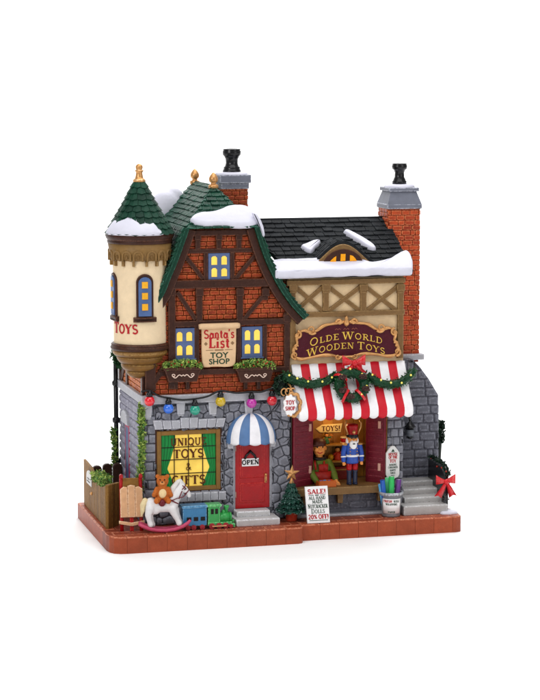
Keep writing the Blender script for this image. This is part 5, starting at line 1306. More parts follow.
# ---- rocking horse
HY = 17.0
def H_(px, py, dy=0.0): x, z = A(px, py, HY+dy); return Vector((x, HY+dy, z))
HW = mat('horse_white_paint', 'e0dede', var=.07, rough=.4, bump=.2, wash=.12, washcol='a8a4a8')
hb_ = H_(165, 527)
horse = thing('rocking_horse', (hb_.x, HY, ZT), 'white rocking horse with a blond tail on pink rockers', 'rocking horse')
bm = NB()
for a, b, r0, r1, dy in (((152.5, 505.5), (171, 505), 7.0, 7.2, 0), ((151, 504), (155, 508), 6.6, 6.6, 0), ((172, 503), (178.5, 491), 6.8, 4.6, 0), ((178, 492), (181, 487.5), 4.6, 4.2, 0), ((181.5, 486.5), (188, 493), 4.0, 2.7, 0), ((188, 493), (189, 495.5), 2.6, 2.3, 0)): cap_(bm, H_(*a, dy), H_(*b, dy), r0, r1, 16)
for s in (-1, 1):
    dy = s*4.0
    for ch_ in (((151, 508), (149, 515), (150.5, 521.5), (151.5, 524.5)), ((173, 508), (176, 515), (178.5, 520), (180, 523))):
        rr = (4.8, 3.3, 2.6, 3.0)
        q = [H_(x+(1.0 if s > 0 else -1.0), y, dy) for x, y in ch_]
        for i in range(3): cap_(bm, q[i], q[i+1], rr[i], rr[i+1], 12)
    cap_(bm, H_(180.5, 484, s*1.6), H_(181.5, 479.5, s*2.2), 1.5, .6, 8)
hbody = obj('body', fuse(bm, .7, 2), HW, horse, recalc=False)
bm = NB()     # mane
cap_(bm, H_(178, 481.5), H_(173, 488), 2.2, 2.8); cap_(bm, H_(173, 488), H_(169.5, 497), 2.8, 2.0); cap_(bm, H_(180, 480.5), H_(184, 484), 1.9, 1.2)
obj('mane', fuse(bm, .6, 1), mat('mane_paint', 'd8d4d0', var=.1), hbody, recalc=False)
bm = NB()
for d in (-.8, .9): 
    q = [H_(148.5, 502, d), H_(145, 500.5, d), H_(143, 505, d*2), H_(142.5, 511, d*2.4), H_(141.5, 516, d*2)]
    for i in range(4): cap_(bm, q[i], q[i+1], (1.8, 2.8, 3.2, 2.4, .8)[i], (1.8, 2.8, 3.2, 2.4, .8)[i+1], 10)
obj('tail', fuse(bm, .6, 1), mat('blond_paint', 'dcc89a', edge='f0e4c4', var=.15, nscale=.5), hbody, recalc=False)
TACK = mat('tack_paint', '6a2028', var=.1, rough=.3)
bm = NB()
def loop(c, ax, r, rad, n=20, sc=1.0):
    ax = Vector(ax).normalized(); e = ax.orthogonal().normalized(); f = ax.cross(e); return tube(bm, [c+(e*math.cos(a)+f*math.sin(a)*sc)*r for a in [2*PI*k/n for k in range(n+1)]], rad, 6, cap=False)
loop(H_(186.5, 491.5), H_(188, 493)-H_(181.5, 486.5), 3.3, .5); loop(H_(182.5, 487.5), H_(188, 493)-H_(181.5, 486.5), 4.3, .5)
tube(bm, [H_(186.5, 489, -3.2), H_(182.5, 485.5, -4)], .45, 6); tube(bm, [H_(186.5, 493.5, -2.9), H_(183, 497, -4.8), H_(177, 498.5, -6.6), H_(170, 501, -6.5)], .5, 6); tube(bm, [H_(182, 491, -4), H_(179, 499, -6)], .5, 6)
loop(H_(172.5, 500.5), H_(178.5, 491)-H_(172, 503), 6.6, .7, 24)
obj('bridle', bm, TACK, horse)
bm = NB(); cap_(bm, H_(158, 500.5, -3), H_(158, 500.5, 3), 3.6, 3.6); cap_(bm, H_(166, 500.5, -2.5), H_(166, 500.5, 2.5), 3.4, 3.4); cap_(bm, H_(162, 503, -6), H_(162, 503, 6), 3.8, 3.8)
obj('saddle', fuse(bm, .8, 2), TACK, horse, recalc=False)
bm = NB(); q = H_(185, 489.3, -3.6); ball(bm, q, .75, seg=8); obj('eye', bm, INK_K, hbody)
PINK = mat('pink_rocker_paint', 'c04a68', edge='e08aa0', var=.1, rough=.35)
for s in (-1, 1):
    bm = NB(); pts = [H_(x, y, s*5) for x, y in ((138.8, 521.5), (143, 523.5), (149, 526), (157, 527.5), (166, 527.8), (175, 526.5), (183, 523.5), (188, 520), (190.5, 517))]
    zmin = min(p.z for p in pts); pts = [p+Vector((0, 0, ZT+1.9-zmin)) for p in pts]
    tube(bm, pts, [1.4, 1.9, 2.0, 2.0, 2.0, 2.0, 2.0, 1.9, 1.3], 8); obj('rocker', bm, PINK, horse)
bm = NB()
for x, y in ((150.5, 525), (179, 523)):
    a, b = H_(x, y, -5), H_(x, y, 5); tube(bm, [a, b], 1.6, 8)
obj('crossbar', bm, PINK, horse)
# ---- teddy bear
TY_ = HY-1.0
def B_(px, py, dy=0.0): x, z = A(px, py, TY_+dy); return Vector((x, TY_+dy, z))
tb_ = B_(162.5, 501)
ted = thing('teddy_bear', tuple(tb_), 'orange teddy bear with a cream belly sitting on the rocking horse', 'teddy bear')
TED = mat('teddy_paint', 'bc6424', edge='dc9450', var=.22, nscale=.5, rough=.55, bump=.9, bscale=1.1)
bm = NB(); ball(bm, B_(162.5, 494), 7.0, (1, .85, 1.1)); ball(bm, B_(162.5, 481), 5.9, (1.06, .92, .96)); cap_(bm, B_(162.5, 490), B_(162.5, 484), 5, 4)
for s in (-1, 1):
    ball(bm, B_(162.5+s*4.9, 476.3), 2.3, (1, .7, 1)); cap_(bm, B_(162.5+s*5.5, 489, -1), B_(162.5+s*8.3, 495, -2.5), 2.6, 2.5, 10); cap_(bm, B_(162.5+s*3, 498.5, -1), B_(162.5+s*5.6, 501, -6), 3.1, 3.0, 12)
    ball(bm, B_(162.5+s*6.0, 501, -8), 2.7, (1, .8, 1.2))
tbd = obj('body', fuse(bm, .6, 1), TED, ted, recalc=False)
CRM = mat('cream_fur_paint', 'e8cc98', var=.1, nscale=.5, rough=.6, bump=.6)
bm = NB(); ball(bm, B_(162.7, 493.6, -4.6), 4.0, (1, .5, 1.2)); obj('belly', bm, CRM, tbd)
bm = NB(); ball(bm, B_(162.3, 483, -5.4), 2.3, (1.1, .75, .85)); obj('muzzle', bm, mat('muzzle_paint', 'd89050', var=.1), tbd)
bm = NB(); ball(bm, B_(162.2, 482.1, -7.1), .85, (1.3, .8, .8), 8); obj('nose', bm, INK_K, tbd)
for s in (-1, 1): bm = NB(); ball(bm, B_(162.3+s*2.3, 479.8, -5.3), .75, seg=8); obj('eye', bm, INK_K, tbd)
# ---- toy train
def wheels(t, xs, y, r, m, z):
    for x in xs:
        bm = NB(); M = Matrix.Rotation(PI/2, 4, 'X')
        b2 = NB(); 
        tube(b2, [(x, y+.2, z+r), (x, y-1.4, z+r)], r, 16); tube(b2, [(x, y-1.2, z+r), (x, y-2.0, z+r)], r*.35, 8); bm.free()
        obj('wheel', b2, m, t)
TG = mat('green_engine_paint', '38a050', edge='90d898', var=.1, rough=.3, coat=.3); TB = mat('blue_carriage_paint', '3478a6', edge='80b0d0', var=.1, rough=.3, coat=.3); WR_ = mat('wheel_red_paint', 'a03038', edge='e0a088', var=.1, rough=.35)
LY = 17.0
def L_(px, py, dy=0): x, z = A(px, py, LY+dy); return x, z
x0, _ = L_(208, 520); x1, _ = L_(233.5, 520)
t = thing('toy_locomotive', ((x0+x1)/2, LY+6, ZT), 'green toy steam locomotive beside the grey doorstep', 'toy train', 'toy train on the pavement')
zc_t = L_(214, 504.5)[1]; zb_ = ZT+4.5
bm = NB(); box(bm, x0, x1-1.5, LY, LY+12, ZT+3.5, zb_+2, .6); obj('chassis', bm, TG, t)
bm = NB(); box(bm, x0+.5, x0+13, LY+.6, LY+11.4, zb_+1.5, zc_t-2, .6); box(bm, x0-1, x0+14.5, LY-.8, LY+12.8, zc_t-2.5, zc_t, .9); cab = obj('cab', bm, TG, t)
bm = NB(); box(bm, x0+3.2, x0+6.2, LY+.2, LY+1, zc_t-10, zc_t-4.6, .2); box(bm, x0+7.6, x0+10.6, LY+.2, LY+1, zc_t-10, zc_t-4.6, .2); obj('cab_window', bm, INK_K, cab)
bm = NB(); tube(bm, [(x0+12, LY+6, zb_+6), (x1-2.5, LY+6, zb_+6)], 5.0, 20); tube(bm, [(x1-3, LY+6, zb_+6), (x1-1.2, LY+6, zb_+6)], [5.5, 4.6], 20); tube(bm, [(x0+16, LY+6, zb_+6), (x0+17, LY+6, zb_+6)], 5.4, 20); obj('boiler', bm, TG, t)
bm = NB(); lathe(bm, (x1-6, LY+6, zb_+10), [(1.8, 0), (1.7, 4), (2.8, 6.5), (2.8, 8)], 14); obj('funnel', bm, TG, t)
bm = NB(); lathe(bm, (x0+17.5, LY+6, zb_+10), [(2.2, 0), (2.1, 2), (1.2, 3.4), (.2, 3.8)], 14); obj('steam_dome', bm, TG, t)
bm = NB(); box(bm, x1-3, x1+1.8, LY-.5, LY+12.5, ZT+.6, ZT+4.5, .7); ball(bm, (x1+.2, LY+2, ZT+7), 1.3, seg=8); obj('buffer', bm, TG, t)
wheels(t, (x0+4, x0+11.5, x0+18.5), LY, 3.0, WR_, ZT); wheels(t, (x0+24,), LY, 2.1, WR_, ZT)
bm = NB(); box(bm, x0+4, x0+19, LY-2.6, LY-1.6, ZT+2.4, ZT+3.6, .2); obj('coupling_rod', bm, mat('rod_paint', 'd8a070', var=.1), t)
c0_, _ = L_(183, 520); c1_, _ = L_(206.8, 520); zr = L_(195, 505.5)[1]
t = thing('toy_carriage', ((c0_+c1_)/2, LY+6, ZT), 'blue toy railway carriage with dark windows behind the green engine', 'toy train', 'toy train on the pavement')
bm = NB(); box(bm, c0_, c1_, LY, LY+12, ZT+4, zr-2, .7); cb = obj('carriage_body', bm, TB, t)
bm = NB(); box(bm, c0_-1, c1_+1, LY-1, LY+13, zr-2.8, zr, 1.1); obj('roof', bm, TB, t)
for k in range(3): bm = NB(); xw = c0_+4+k*7.2; box(bm, xw, xw+4.6, LY-.5, LY+.6, ZT+9.2, ZT+13.2, .3); obj('window', bm, INK_K, cb)
wheels(t, (c0_+5, c0_+11, c0_+20), LY, 2.6, WR_, ZT); bm = NB(); box(bm, c1_-1, x0+.3, LY+5, LY+7, ZT+4, ZT+5.4, .2); obj('coupling', bm, BLACK, t)
# ---- potted christmas tree
tx, tyy = AZ(292, 521, ZT); tyy += 2
def zt(py): return A(292, py, tyy)[1]
ptop = zt(508)
tr = thing('christmas_tree', (tx, tyy, ZT), 'small snow-dusted christmas tree with gold star in a red pot', 'christmas tree')
bm = NB(); lathe(bm, (tx, tyy, ZT), [(5.2, 0), (5.8, 1), (6.4, ptop-ZT-4), (7.6, ptop-ZT-3.5), (7.8, ptop-ZT-.5), (6.6, ptop-ZT), (6, ptop-ZT-1.5)], 24, edges=(3,)); obj('pot', bm, mat('red_pot_paint', 'b8402a', '9a3020', edge='e08868', var=.12, rough=.35), tr)
bm = NB(); tube(bm, [(tx, tyy, ZT+2), (tx, tyy, zt(492))], [2, 1.2], 8); obj('trunk', bm, TIMBER, tr)
bm = NB(); zt0, zt1 = zt(511), zt(481); nl = 6; lt = bm.faces.layers.float['tint']
for k in range(nl):
    a = k/nl; z0 = zt0+(zt1-zt0)*a; r = 14.0*(1-a)**.9+1.8; h = (zt1-zt0)/nl*1.75; n = 22; 
    ringo = []; ap = bm.verts.new((tx, tyy, z0+h))
    for i in range(n): an = 2*PI*i/n+k; rr = r*(1.08 if i % 2 else .84)*U(.94, 1.06); ringo.append(bm.verts.new((tx+rr*math.cos(an), tyy+rr*math.sin(an), z0+(-.8 if i % 2 else .9)+U(-.5, .5))))
    inn = bm.verts.new((tx, tyy, z0+2))
    for i in range(n): f = bm.faces.new((ringo[i], ringo[(i+1) % n], ap)); f[lt] = U(0, .35); bm.faces.new((ringo[(i+1) % n], ringo[i], inn))
pts = []
for _ in range(1300):
    a = R_()**1.35; r = (14.5*(1-a)**.95+1.2)*U(.78, 1.04); th = U(0, 2*PI); q = (a*nl) % 1; pts.append((tx+r*(1.05-.22*q)*math.cos(th), tyy+r*(1.05-.22*q)*math.sin(th), zt0+(zt1-zt0)*a+U(-1, 1)))
leaves(bm, pts, 1.7, up=-.5)
for f in bm.faces: f[lt] = f[lt]**2.6
obj('crown', bm, mat('fir_paint', '0c3a2e', '86aaa4', var=.3, nscale=.3, rough=.45, bump=0), tr)
bm = NB(); cz_ = zt(473); y_ = tyy-1
pts = [(tx+(8.8 if k % 2 == 0 else 3.4)*math.sin(k*PI/5+.08), cz_+(8.8 if k % 2 == 0 else 3.4)*math.cos(k*PI/5+.08)) for k in range(10)]
f0 = [bm.verts.new((x, y_, z)) for x, z in pts]; cf = bm.verts.new((tx, y_-2.6, cz_)); cb_ = bm.verts.new((tx, y_+2.6, cz_))
for k in range(10): bm.faces.new((f0[k], f0[(k+1) % 10], cf)); bm.faces.new((f0[(k+1) % 10], f0[k], cb_))
lathe(bm, (tx, tyy, zt(482)), [(3, -1), (1.6, 2), (1, 5)], 10); obj('star', bm, GOLD, tr)
# ---- sale sign
sx0, sy0 = AZ(307.5, 524.5, ZT); sx1, _ = AZ(330, 523, ZT)
sy0 = 16.0; sx0 = A(307.5, 524, sy0)[0]; W_ = A(330, 523, sy0)[0]-sx0; topz = A(316, 486.5, sy0+4)[1]-ZT
t = thing('sale_sign', (sx0+W_/2, sy0, ZT), 'white sale board with red and green lettering propped before the counter', 'sale sign')
du, dv = Vector((1, 0, 0)), Vector((-.035, .10, 1)); o_ = Vector((sx0, sy0, ZT+.1)); n_ = Vector((0, -1, .1)).normalized()
fsn = lambda u, v, w_: o_+Vector((u, 0, 0))+Vector((-.045*v, .12*v, v))+n_*w_
bm = NB(); slab(bm, rect(0, 0, W_, topz), fsn, -1.6, .6, .3); bm2 = bm; bd = obj('board', bm, WHITE, t)
bm = NB(); tube(bm, [fsn(W_*.5, topz*.85, -1.5), (sx0+W_*.5, sy0+12, ZT+.3)], .9, 6); obj('prop', bm, WHITE, t)
cxs = W_/2; HH = topz
bm = NB(); letter(bm, 'SALE!', cxs, HH*.80, 4.6, fsn, .85, xs=1.18, wt=1.45); letter(bm, '20% OFF!', cxs, HH*.115, 4.5, fsn, .85, xs=.86, wt=1.4); obj('red_lettering', bm, INK_R, bd)
bm = NB()
letter(bm, 'ALL HAND', cxs, HH*.645, 3.2, fsn, .85, xs=.86, wt=.95); letter(bm, 'MADE', cxs, HH*.54, 3.4, fsn, .85, xs=.9, wt=.95); letter(bm, 'NUTCRACKER', cxs, HH*.41, 3.7, fsn, .85, xs=.64, wt=.85, big=4.5); letter(bm, 'DOLLS', cxs, HH*.27, 3.8, fsn, .85, xs=.9, wt=.85, big=4.6)
slab(bm, rect(3, HH*.755, W_*.36, HH*.755+.5), fsn, .5, .85, 0); slab(bm, rect(W_*.64, HH*.755, W_-3, HH*.755+.5), fsn, .5, .85, 0); slab(bm, rect(W_*.42, HH*.75, W_*.58, HH*.75+.9), fsn, .5, .85, 0); slab(bm, rect(2.2, HH*.07, W_-2, HH*.07+.5), fsn, .5, .85, 0)
obj('green_lettering', bm, INK_D, bd)
# ---- bucket of wrapping paper
kx, ky = AZ(391, 514, ZT); ky = max(28, min(ky, 33)); kx = A(391, 512, ky)[0]
kz = A(391, 493, ky-10)[1]-ZT
t = thing('zinc_bucket', (kx, ky, ZT), 'grey zinc bucket with a white label filled with coloured paper rolls', 'bucket')
ZN = mat('zinc_paint', '8a8e94', edge='c0c4ca', var=.12, rough=.3, metal=.25)
bm = NB(); lathe(bm, (kx, ky, ZT), [(9.2, 0), (9.6, .8), (9.5, 2), (11.2, kz-4), (12.6, kz-3.2), (13.2, kz-1.2), (12.6, kz), (11.4, kz-.2), (11.0, kz-2), (9, 2)], 36, edges=(4, 5)); bk = obj('pail', bm, ZN, t)
bm = NB(); rl = 10.6
def fk(u, v, w_):
    r = 9.6+(v-2)/(kz-6)*1.6+.15+w_; return Vector((kx+r*math.sin(u/rl), ky-r*math.cos(u/rl), ZT+v))
wrap(bm, -13, 7.6, 4.0, kz-6.5, fk, -.3, .4); lb = obj('label_band', bm, WHITE, bk)
bm = NB(); letter(bm, 'FRESH', -6.8, kz-10.0, 2.4, fk, .6, xs=.9, wt=1.5); obj('red_lettering', bm, INK_R, lb)
bm = NB(); letter(bm, 'ROLLS', 5.4, kz-10.0, 2.2, fk, .6, xs=.72, wt=1.1) if False else letter(bm, 'ROLL', 2.2, kz-10.0, 2.2, fk, .6, xs=.85, wt=1.1); letter(bm, 'WRAPPING', -2.8, kz-13.2, 2.2, fk, .6, xs=.8, wt=1.1); letter(bm, 'PAPER', -2.8, 4.6, 2.0, fk, .6, xs=.9, wt=1.1) if kz > 20 else None
obj('dark_lettering', bm, INK_D, lb)
for (px, top, col, lab, ty, r) in ((383, 480, '2a5cb0', 'deep blue paper roll standing leftmost in the zinc bucket', -3, 2.5), (387.5, 477.5, '58c888', 'pale mint green paper roll at the back of the bucket', 4, 2.6), (391.5, 476.5, '34b45c', 'bright green paper roll in the middle of the bucket', -2, 2.9), (398, 479.5, '6a3c86', 'purple paper roll standing rightmost in the zinc bucket', 1, 2.8), (379.6+1.0, 484, '5aa8d8', 'short light blue paper roll at the left bucket rim', 1, 1.9)):
    X_ = A(px, 490, ky+ty)[0]; zt_ = A(px, top, ky+ty)[1]; bm = NB(); lean = (X_-kx)*.08
    b0 = Vector((kx+(X_-kx)*.6, ky+ty*.6, ZT+1.5)); tube(bm, [b0, Vector((X_+lean, ky+ty, zt_))], r, 16); tube(bm, [Vector((X_+lean, ky+ty, zt_-.2)), Vector((X_+lean, ky+ty, zt_+.25))], [r*.55, r*.5], 12, tint=1)
    tag(obj('wrapping_roll', bm, mat('roll_'+col, col, 'f0f0f0' if col != '2a5cb0' else '101840', var=.12, nscale=.3, rough=.3)), lab, 'paper roll', 'rolls of wrapping paper in the bucket')
# ---- long shaped sign on the pillar
x0_, z0_, x1_, z1_ = prect(385.8, 445.5, 399.2, 479.5, YF-3); z0_ -= 1
W_ = x1_-x0_; H2 = z1_-z0_; cxm = (x0_+x1_)/2
bm = NB(); out = [(x0_+1.5, z0_+3.5), (x0_+4.6, z0_+2.4), (cxm, z0_), (x1_-4.6, z0_+2.4), (x1_-1.5, z0_+3.5), (x1_, z0_+6.5), (x1_, z1_-8), (x1_-2.2, z1_-4.5), (cxm+2.2, z1_-.7), (cxm, z1_), (cxm-2.2, z1_-.7), (x0_+2.2, z1_-4.5), (x0_, z1_-8), (x0_, z0_+6.5)]
ps = thing('pillar_sign', (cxm, YF-3, z0_), 'tall narrow white sign with pointed top hanging on the grey pillar', 'sign')
slab(bm, out, F1, 2.3, 4.4, .5); obj('board', bm, OFFW, ps)
bm = NB(); tube(bm, [(cxm, YF-3.2, z1_-.5), (cxm, YF-1.8, z1_+10)], .35, 6); obj('wire', bm, mat('wire_paint', '9a9aa0', metal=.5), ps)
Fq = front(YF-4.3); bm = NB(); letter(bm, 'HOUSE', cxm, z0_+H2*.72, 2.7, Fq, .3, xs=.85, wt=1.4); letter(bm, 'OF THE', cxm, z0_+H2*.635, 2.6, Fq, .3, xs=.8, wt=1.4); letter(bm, 'TOY', cxm, z0_+H2*.52, 3.4, Fq, .3, xs=.8, wt=1.1); obj('red_lettering', bm, INK_R, ps)
bm = NB()
for s_, v, h_ in (('MAKING', .43, 2.0), ('CHILDREN', .355, 2.0), ('HAPPY', .275, 1.9), ('SINCE 1860', .2, 1.9)): letter(bm, ''.join(c if c in GL else 'I' for c in s_) if not s_.startswith('SINCE') else 'SINCE', cxm, z0_+H2*v, h_, Fq, .3, xs=.8, wt=1.0)
slab(bm, [(cxm-2, z1_-6.5), (cxm, z1_-3.4), (cxm+2, z1_-6.5)], Fq, -.05, .25, 0); slab(bm, rect(cxm-3.4, z1_-8, cxm+3.4, z1_-7.4), Fq, -.05, .25, 0); slab(bm, rect(cxm-2, z0_+H2*.15, cxm+2, z0_+H2*.15+.5), Fq, -.05, .25, 0)
obj('green_lettering', bm, INK_D, ps)
# ---- shopkeeper
KY = 68.0
def K_(px, py, dy=0.0): x, z = A(px, py, KY+dy); return Vector((x, KY+dy, z))
kb = K_(322, 487); zc = sz1
per = thing('person', (kb.x, KY, zc), 'person in brown cap, green sweater and red apron leaning over the counter', 'person')
bm = NB(); ball(bm, K_(319, 447.5), 7.6, (.92, .95, 1.08), 24); ball(bm, K_(319.5, 451.5, -1.5), 6, (1, .9, .8), 18); cap_(bm, K_(319, 454), K_(319.5, 461), 3.6, 4.6)
ball(bm, K_(320.3, 448.8, -7.4), 1.5, (1, 1, .9), 10); 
for s in (-1, 1): ball(bm, K_(319+s*6.8, 448.5), 1.7, (.6, .8, 1.2), 10); ball(bm, K_(319.5+s*3.4, 450.2, -5.2), 2.0, (1, .7, .8), 10)
cap_(bm, K_(320, 466), K_(322, 486), 9.0, 9.5, 16)
arms = (((328.5, 462.5, -1), (333.5, 473, -6), (336, 480.5, -14)), ((311, 463, -1), (311.5, 474, -8), (318, 483, -16)))
for a, b, c_ in arms: cap_(bm, K_(*a), K_(*b), 3.6, 3.0); cap_(bm, K_(*b), K_(*c_), 3.0, 2.1)
for (hx_, hy_, hd), sg_ in (((337.5, 482.8, -16), 1), ((319.8, 484.3, -18), -1)):
    c_ = K_(hx_, hy_, hd); ball(bm, c_, 2.3, (1.1, 1.2, .7), 10)
    for q, (dx_, dz_) in enumerate(((-1.6, -1.6), (-.5, -2.2), (.6, -2.3), (1.7, -1.9))): cap_(bm, c_+Vector((dx_*.8, -1.4, 0)), c_+Vector((dx_*1.25, -3.0, dz_)), .75, .6, 8)
    cap_(bm, c_+Vector((-sg_*1.6, -.6, .6)), c_+Vector((-sg_*3.0, -2.2, .8)), .8, .6, 8)
body = obj('body', fuse(bm, .55, 1), SKIN, per, recalc=False)
bm = NB(); cap_(bm, K_(320, 465.5), K_(321, 486), 9.6, 10.4, 18); cap_(bm, K_(313, 464), K_(327.5, 463), 4.4, 4.4); ball(bm, K_(319.4, 459.5), 5.6, (1.1, 1, .6))
for a, b, c_ in arms: cap_(bm, K_(*a), K_(*b), 4.3, 3.8); p, q = K_(*b), K_(*c_); cap_(bm, p, p.lerp(q, .8), 3.8, 3.0)
obj('sweater', fuse(bm, .6, 1), SWEAT, per, recalc=False)
bm = NB(); fap = lambda u, v, w_: Vector((K_(320.6, 476).x+(12.2+w_)*math.sin(u/12.2), KY+.5-(12.2+w_)*math.cos(u/12.2), zc-.5+v)); wrap(bm, -10.5, 10.5, 0, 14, fap, -1.6, .6); wrap(bm, -5.2, 5.2, 13.5, 22, fap, -2.4, .3)
for s in (-1, 1): tube(bm, [K_(320+s*4, 470, -12), K_(319.5+s*4.6, 463, -10.6), K_(319.5+s*4.6, 459.5, -1)], 1.1, 6)
obj('apron', bm, mat('apron_paint', '962018', '701410', var=.15, rough=.4), per)
bm = NB(); ball(bm, K_(318.5, 443.3, .6), 8.2, (1, 1, .72), 20); cap_(bm, K_(313.5, 445.5, -4.6), K_(323.5, 445, -5.6), 1.5, 1.5)
obj('cap', fuse(bm, .6, 1), mat('brown_cap_paint', '4a2418', var=.15), per, recalc=False)
bm = NB(); ball(bm, K_(318.2, 449, 2.4), 7.3, (1.04, .8, 1.1), 16); obj('hair', bm, mat('dark_hair_paint', '2c1810', var=.1), per)
bm = NB(); loopc = K_(319.2, 457.5); tube(bm, [loopc+Vector((6.2*math.cos(a), 5.6*math.sin(a), -.8*math.sin(a)*-1)) for a in [2*PI*k/20 for k in range(21)]], 1.9, 8, cap=False); obj('scarf', bm, mat('scarf_paint', '241c1a', var=.1), per)
for s in (-1, 1): bm = NB(); ball(bm, K_(320+s*2.7, 447.2, -6.7), .85, (1, .6, 1.2), 8); obj('eye', bm, INK_K, body)
bm = NB(); tube(bm, [K_(317.4, 452.2, -6.9), K_(318.8, 453.2, -7.3), K_(320.6, 453.4, -7.3), K_(322.6, 452.2, -6.8)], .5, 6); obj('mouth', bm, INK_R, body)
# ---- nutcracker standing on the counter
NY = 50.0
def N_(px, py, dy=0.0): x, z = A(px, py, NY+dy); return Vector((x, NY+dy, z))
nb_ = N_(352, 482.5); zoff = zc-nb_.z
def N2(px, py, dy=0.0): return N_(px, py, dy)+Vector((0, 0, zoff*max(0, min(1, (py-440)/42))))
nut = thing('nutcracker', (nb_.x, NY, zc), 'wooden nutcracker soldier in blue coat and tall red hat standing on the counter', 'nutcracker')
BL = mat('blue_coat_paint', '2c50a8', edge='7094dc', var=.12, rough=.3, coat=.2)
nx = nb_.x
def zN(py): return N2(352, py).z
for s in (-1, 1):
    bm = NB(); xx = nx+s*3.2; lathe(bm, (xx, NY, zc), [(2.6, 0), (2.9, .8), (2.5, 4), (2.7, zN(469)-zc-1), (3.2, zN(469)-zc), (2.9, zN(469)-zc+.6)], 14); ball(bm, (xx, NY-1.8, zc+1.3), 2.4, (.95, 1.4, .6), 12)
    obj('boot', bm, mat('boot_paint', '262c44', edge='606c90', var=.1, rough=.25, coat=.3), nut)
    bm = NB(); lathe(bm, (xx, NY, zN(469)), [(2.6, 0), (3.0, 2), (3.3, zN(460.5)-zN(469))], 14); obj('leg', bm, RED, nut)
    bm = NB(); a, b, c_ = Vector((nx+s*8.0, NY, zN(445.5))), Vector((nx+s*9.8, NY-.5, zN(452))), Vector((nx+s*9.8, NY-1.5, zN(459)))
    cap_(bm, a, b, 2.9, 2.7); cap_(bm, b, c_, 2.7, 2.4); arm = obj('arm', fuse(bm, .6, 1), BL, nut, recalc=False)
    bm = NB(); q = c_+Vector((0, -.3, -2.6)); ball(bm, q, 1.7, (1, 1, 1.1), 10)
    for f_ in range(4): cap_(bm, q+Vector(((f_-1.5)*.75, -.7, -.6)), q+Vector(((f_-1.5)*.7, -1.0, -2.3)), .5, .42, 8)
    cap_(bm, q+Vector((-s*1.2, -.6, 0)), q+Vector((-s*1.8, -1.5, -1.2)), .55, .45, 8)
    obj('hand', fuse(bm, .35, 0), SKIN, arm, recalc=False)
    bm = NB(); ball(bm, a+Vector((0, 0, 1.8)), 3.2, (1.1, 1, .45), 12); obj('epaulette', bm, BRASS, arm)
    bm = NB(); tube(bm, [b+Vector((0, -.3, -3.2)), b+Vector((0, -.6, -4.6))], 2.95, 10); obj('cuff', bm, WHITE, arm)
bm = NB(); lathe(bm, (nx, NY, zN(462)), [(6.6, 0), (7.0, 1.5), (6.4, zN(454)-zN(462)), (6.6, zN(454)-zN(462)+1), (7.3, zN(446)-zN(462)), (6.2, zN(443)-zN(462)), (3, zN(441)-zN(462))], 24, sy=.8); coat = obj('coat', bm, BL, nut)
bm = NB(); lathe(bm, (nx, NY, zN(455.6)), [(6.8, 0), (7.1, .4), (7.1, 1.8), (6.8, 2.2)], 24, sy=.82); obj('belt', bm, WHITE, coat)
for s in (-1, 1):
    for k in range(3): bm = NB(); ball(bm, (nx+s*3.8, NY-5.4, zN(453-k*2.9)), .75, seg=8); obj('button', bm, BRASS, coat)
bm = NB(); lathe(bm, (nx, NY, zN(443.5)), [(3.2, 0), (5.2, 1.2), (5.7, 5), (5.4, 9)], 22, sy=.92); ball(bm, (nx+.2, NY-5.6, zN(439.2)), 1.1, (1, 1.3, 1.2), 8); hd = obj('head', bm, SKIN, nut)
bm = NB()
ball(bm, (nx, NY-3.6, zN(444.0)), 4.6, (.95, .72, 1.25), 16); ball(bm, (nx-5.0, NY+.3, zN(441)), 2.6, (.8, 1, 1.5), 12); ball(bm, (nx+5.0, NY+.3, zN(441)), 2.6, (.8, 1, 1.5), 12); cap_(bm, (nx-3, NY-5.2, zN(441.4)), (nx+3, NY-5.2, zN(441.4)), 1.2, 1.2, 10)
obj('beard', fuse(bm, .5, 1), WHITE, hd, recalc=False)
for s in (-1, 1): bm = NB(); ball(bm, (nx+s*2.1, NY-5.0, zN(437.4)), .85, (1, .6, 1), 8); obj('eye', bm, INK_K, hd)
bm = NB(); box(bm, nx-1.3, nx+1.3, NY-6.9, NY-5.8, zN(443.3), zN(442.2), .2); obj('mouth', bm, INK_K, hd)
zh = zN(436); hh = zN(423.5)-zh
bm = NB(); lathe(bm, (nx, NY, zh), [(5.7, -.6), (5.9, .8), (6.0, 2), (5.3, 3), (6.2, hh*.8), (6.0, hh*.95), (2, hh)], 24, edges=()); hat = obj('hat', bm, RED, nut)
bm = NB(); lathe(bm, (nx, NY, zh), [(6.2, -.8), (6.4, 0), (6.4, 1.6), (6.1, 2.2)], 24); slab(bm, [(nx-5, zh), (nx+5, zh), (nx+3.5, zh-1), (nx-3.5, zh-1)], front(NY), 4, 7.6, .3); obj('hat_band', bm, BLACK, hat)
bm = NB()
for s in (-1, 1): tube(bm, [(nx+s*5.2, NY-2.5, zh+2), (nx+s*8, NY-3.5, zh+hh*.7), (nx+s*8.6, NY-3.2, zh+hh*1.05), (nx+s*6.8, NY-2.5, zh+hh*1.3)], [.8, .9, .8, .5], 8)
lathe(bm, (nx, NY-5.9, zh+5), [(.2, -2.2), (1.8, -.8), (1.9, .8), (.2, 2.4)], 8); obj('gold_trim', bm, GOLD, hat)
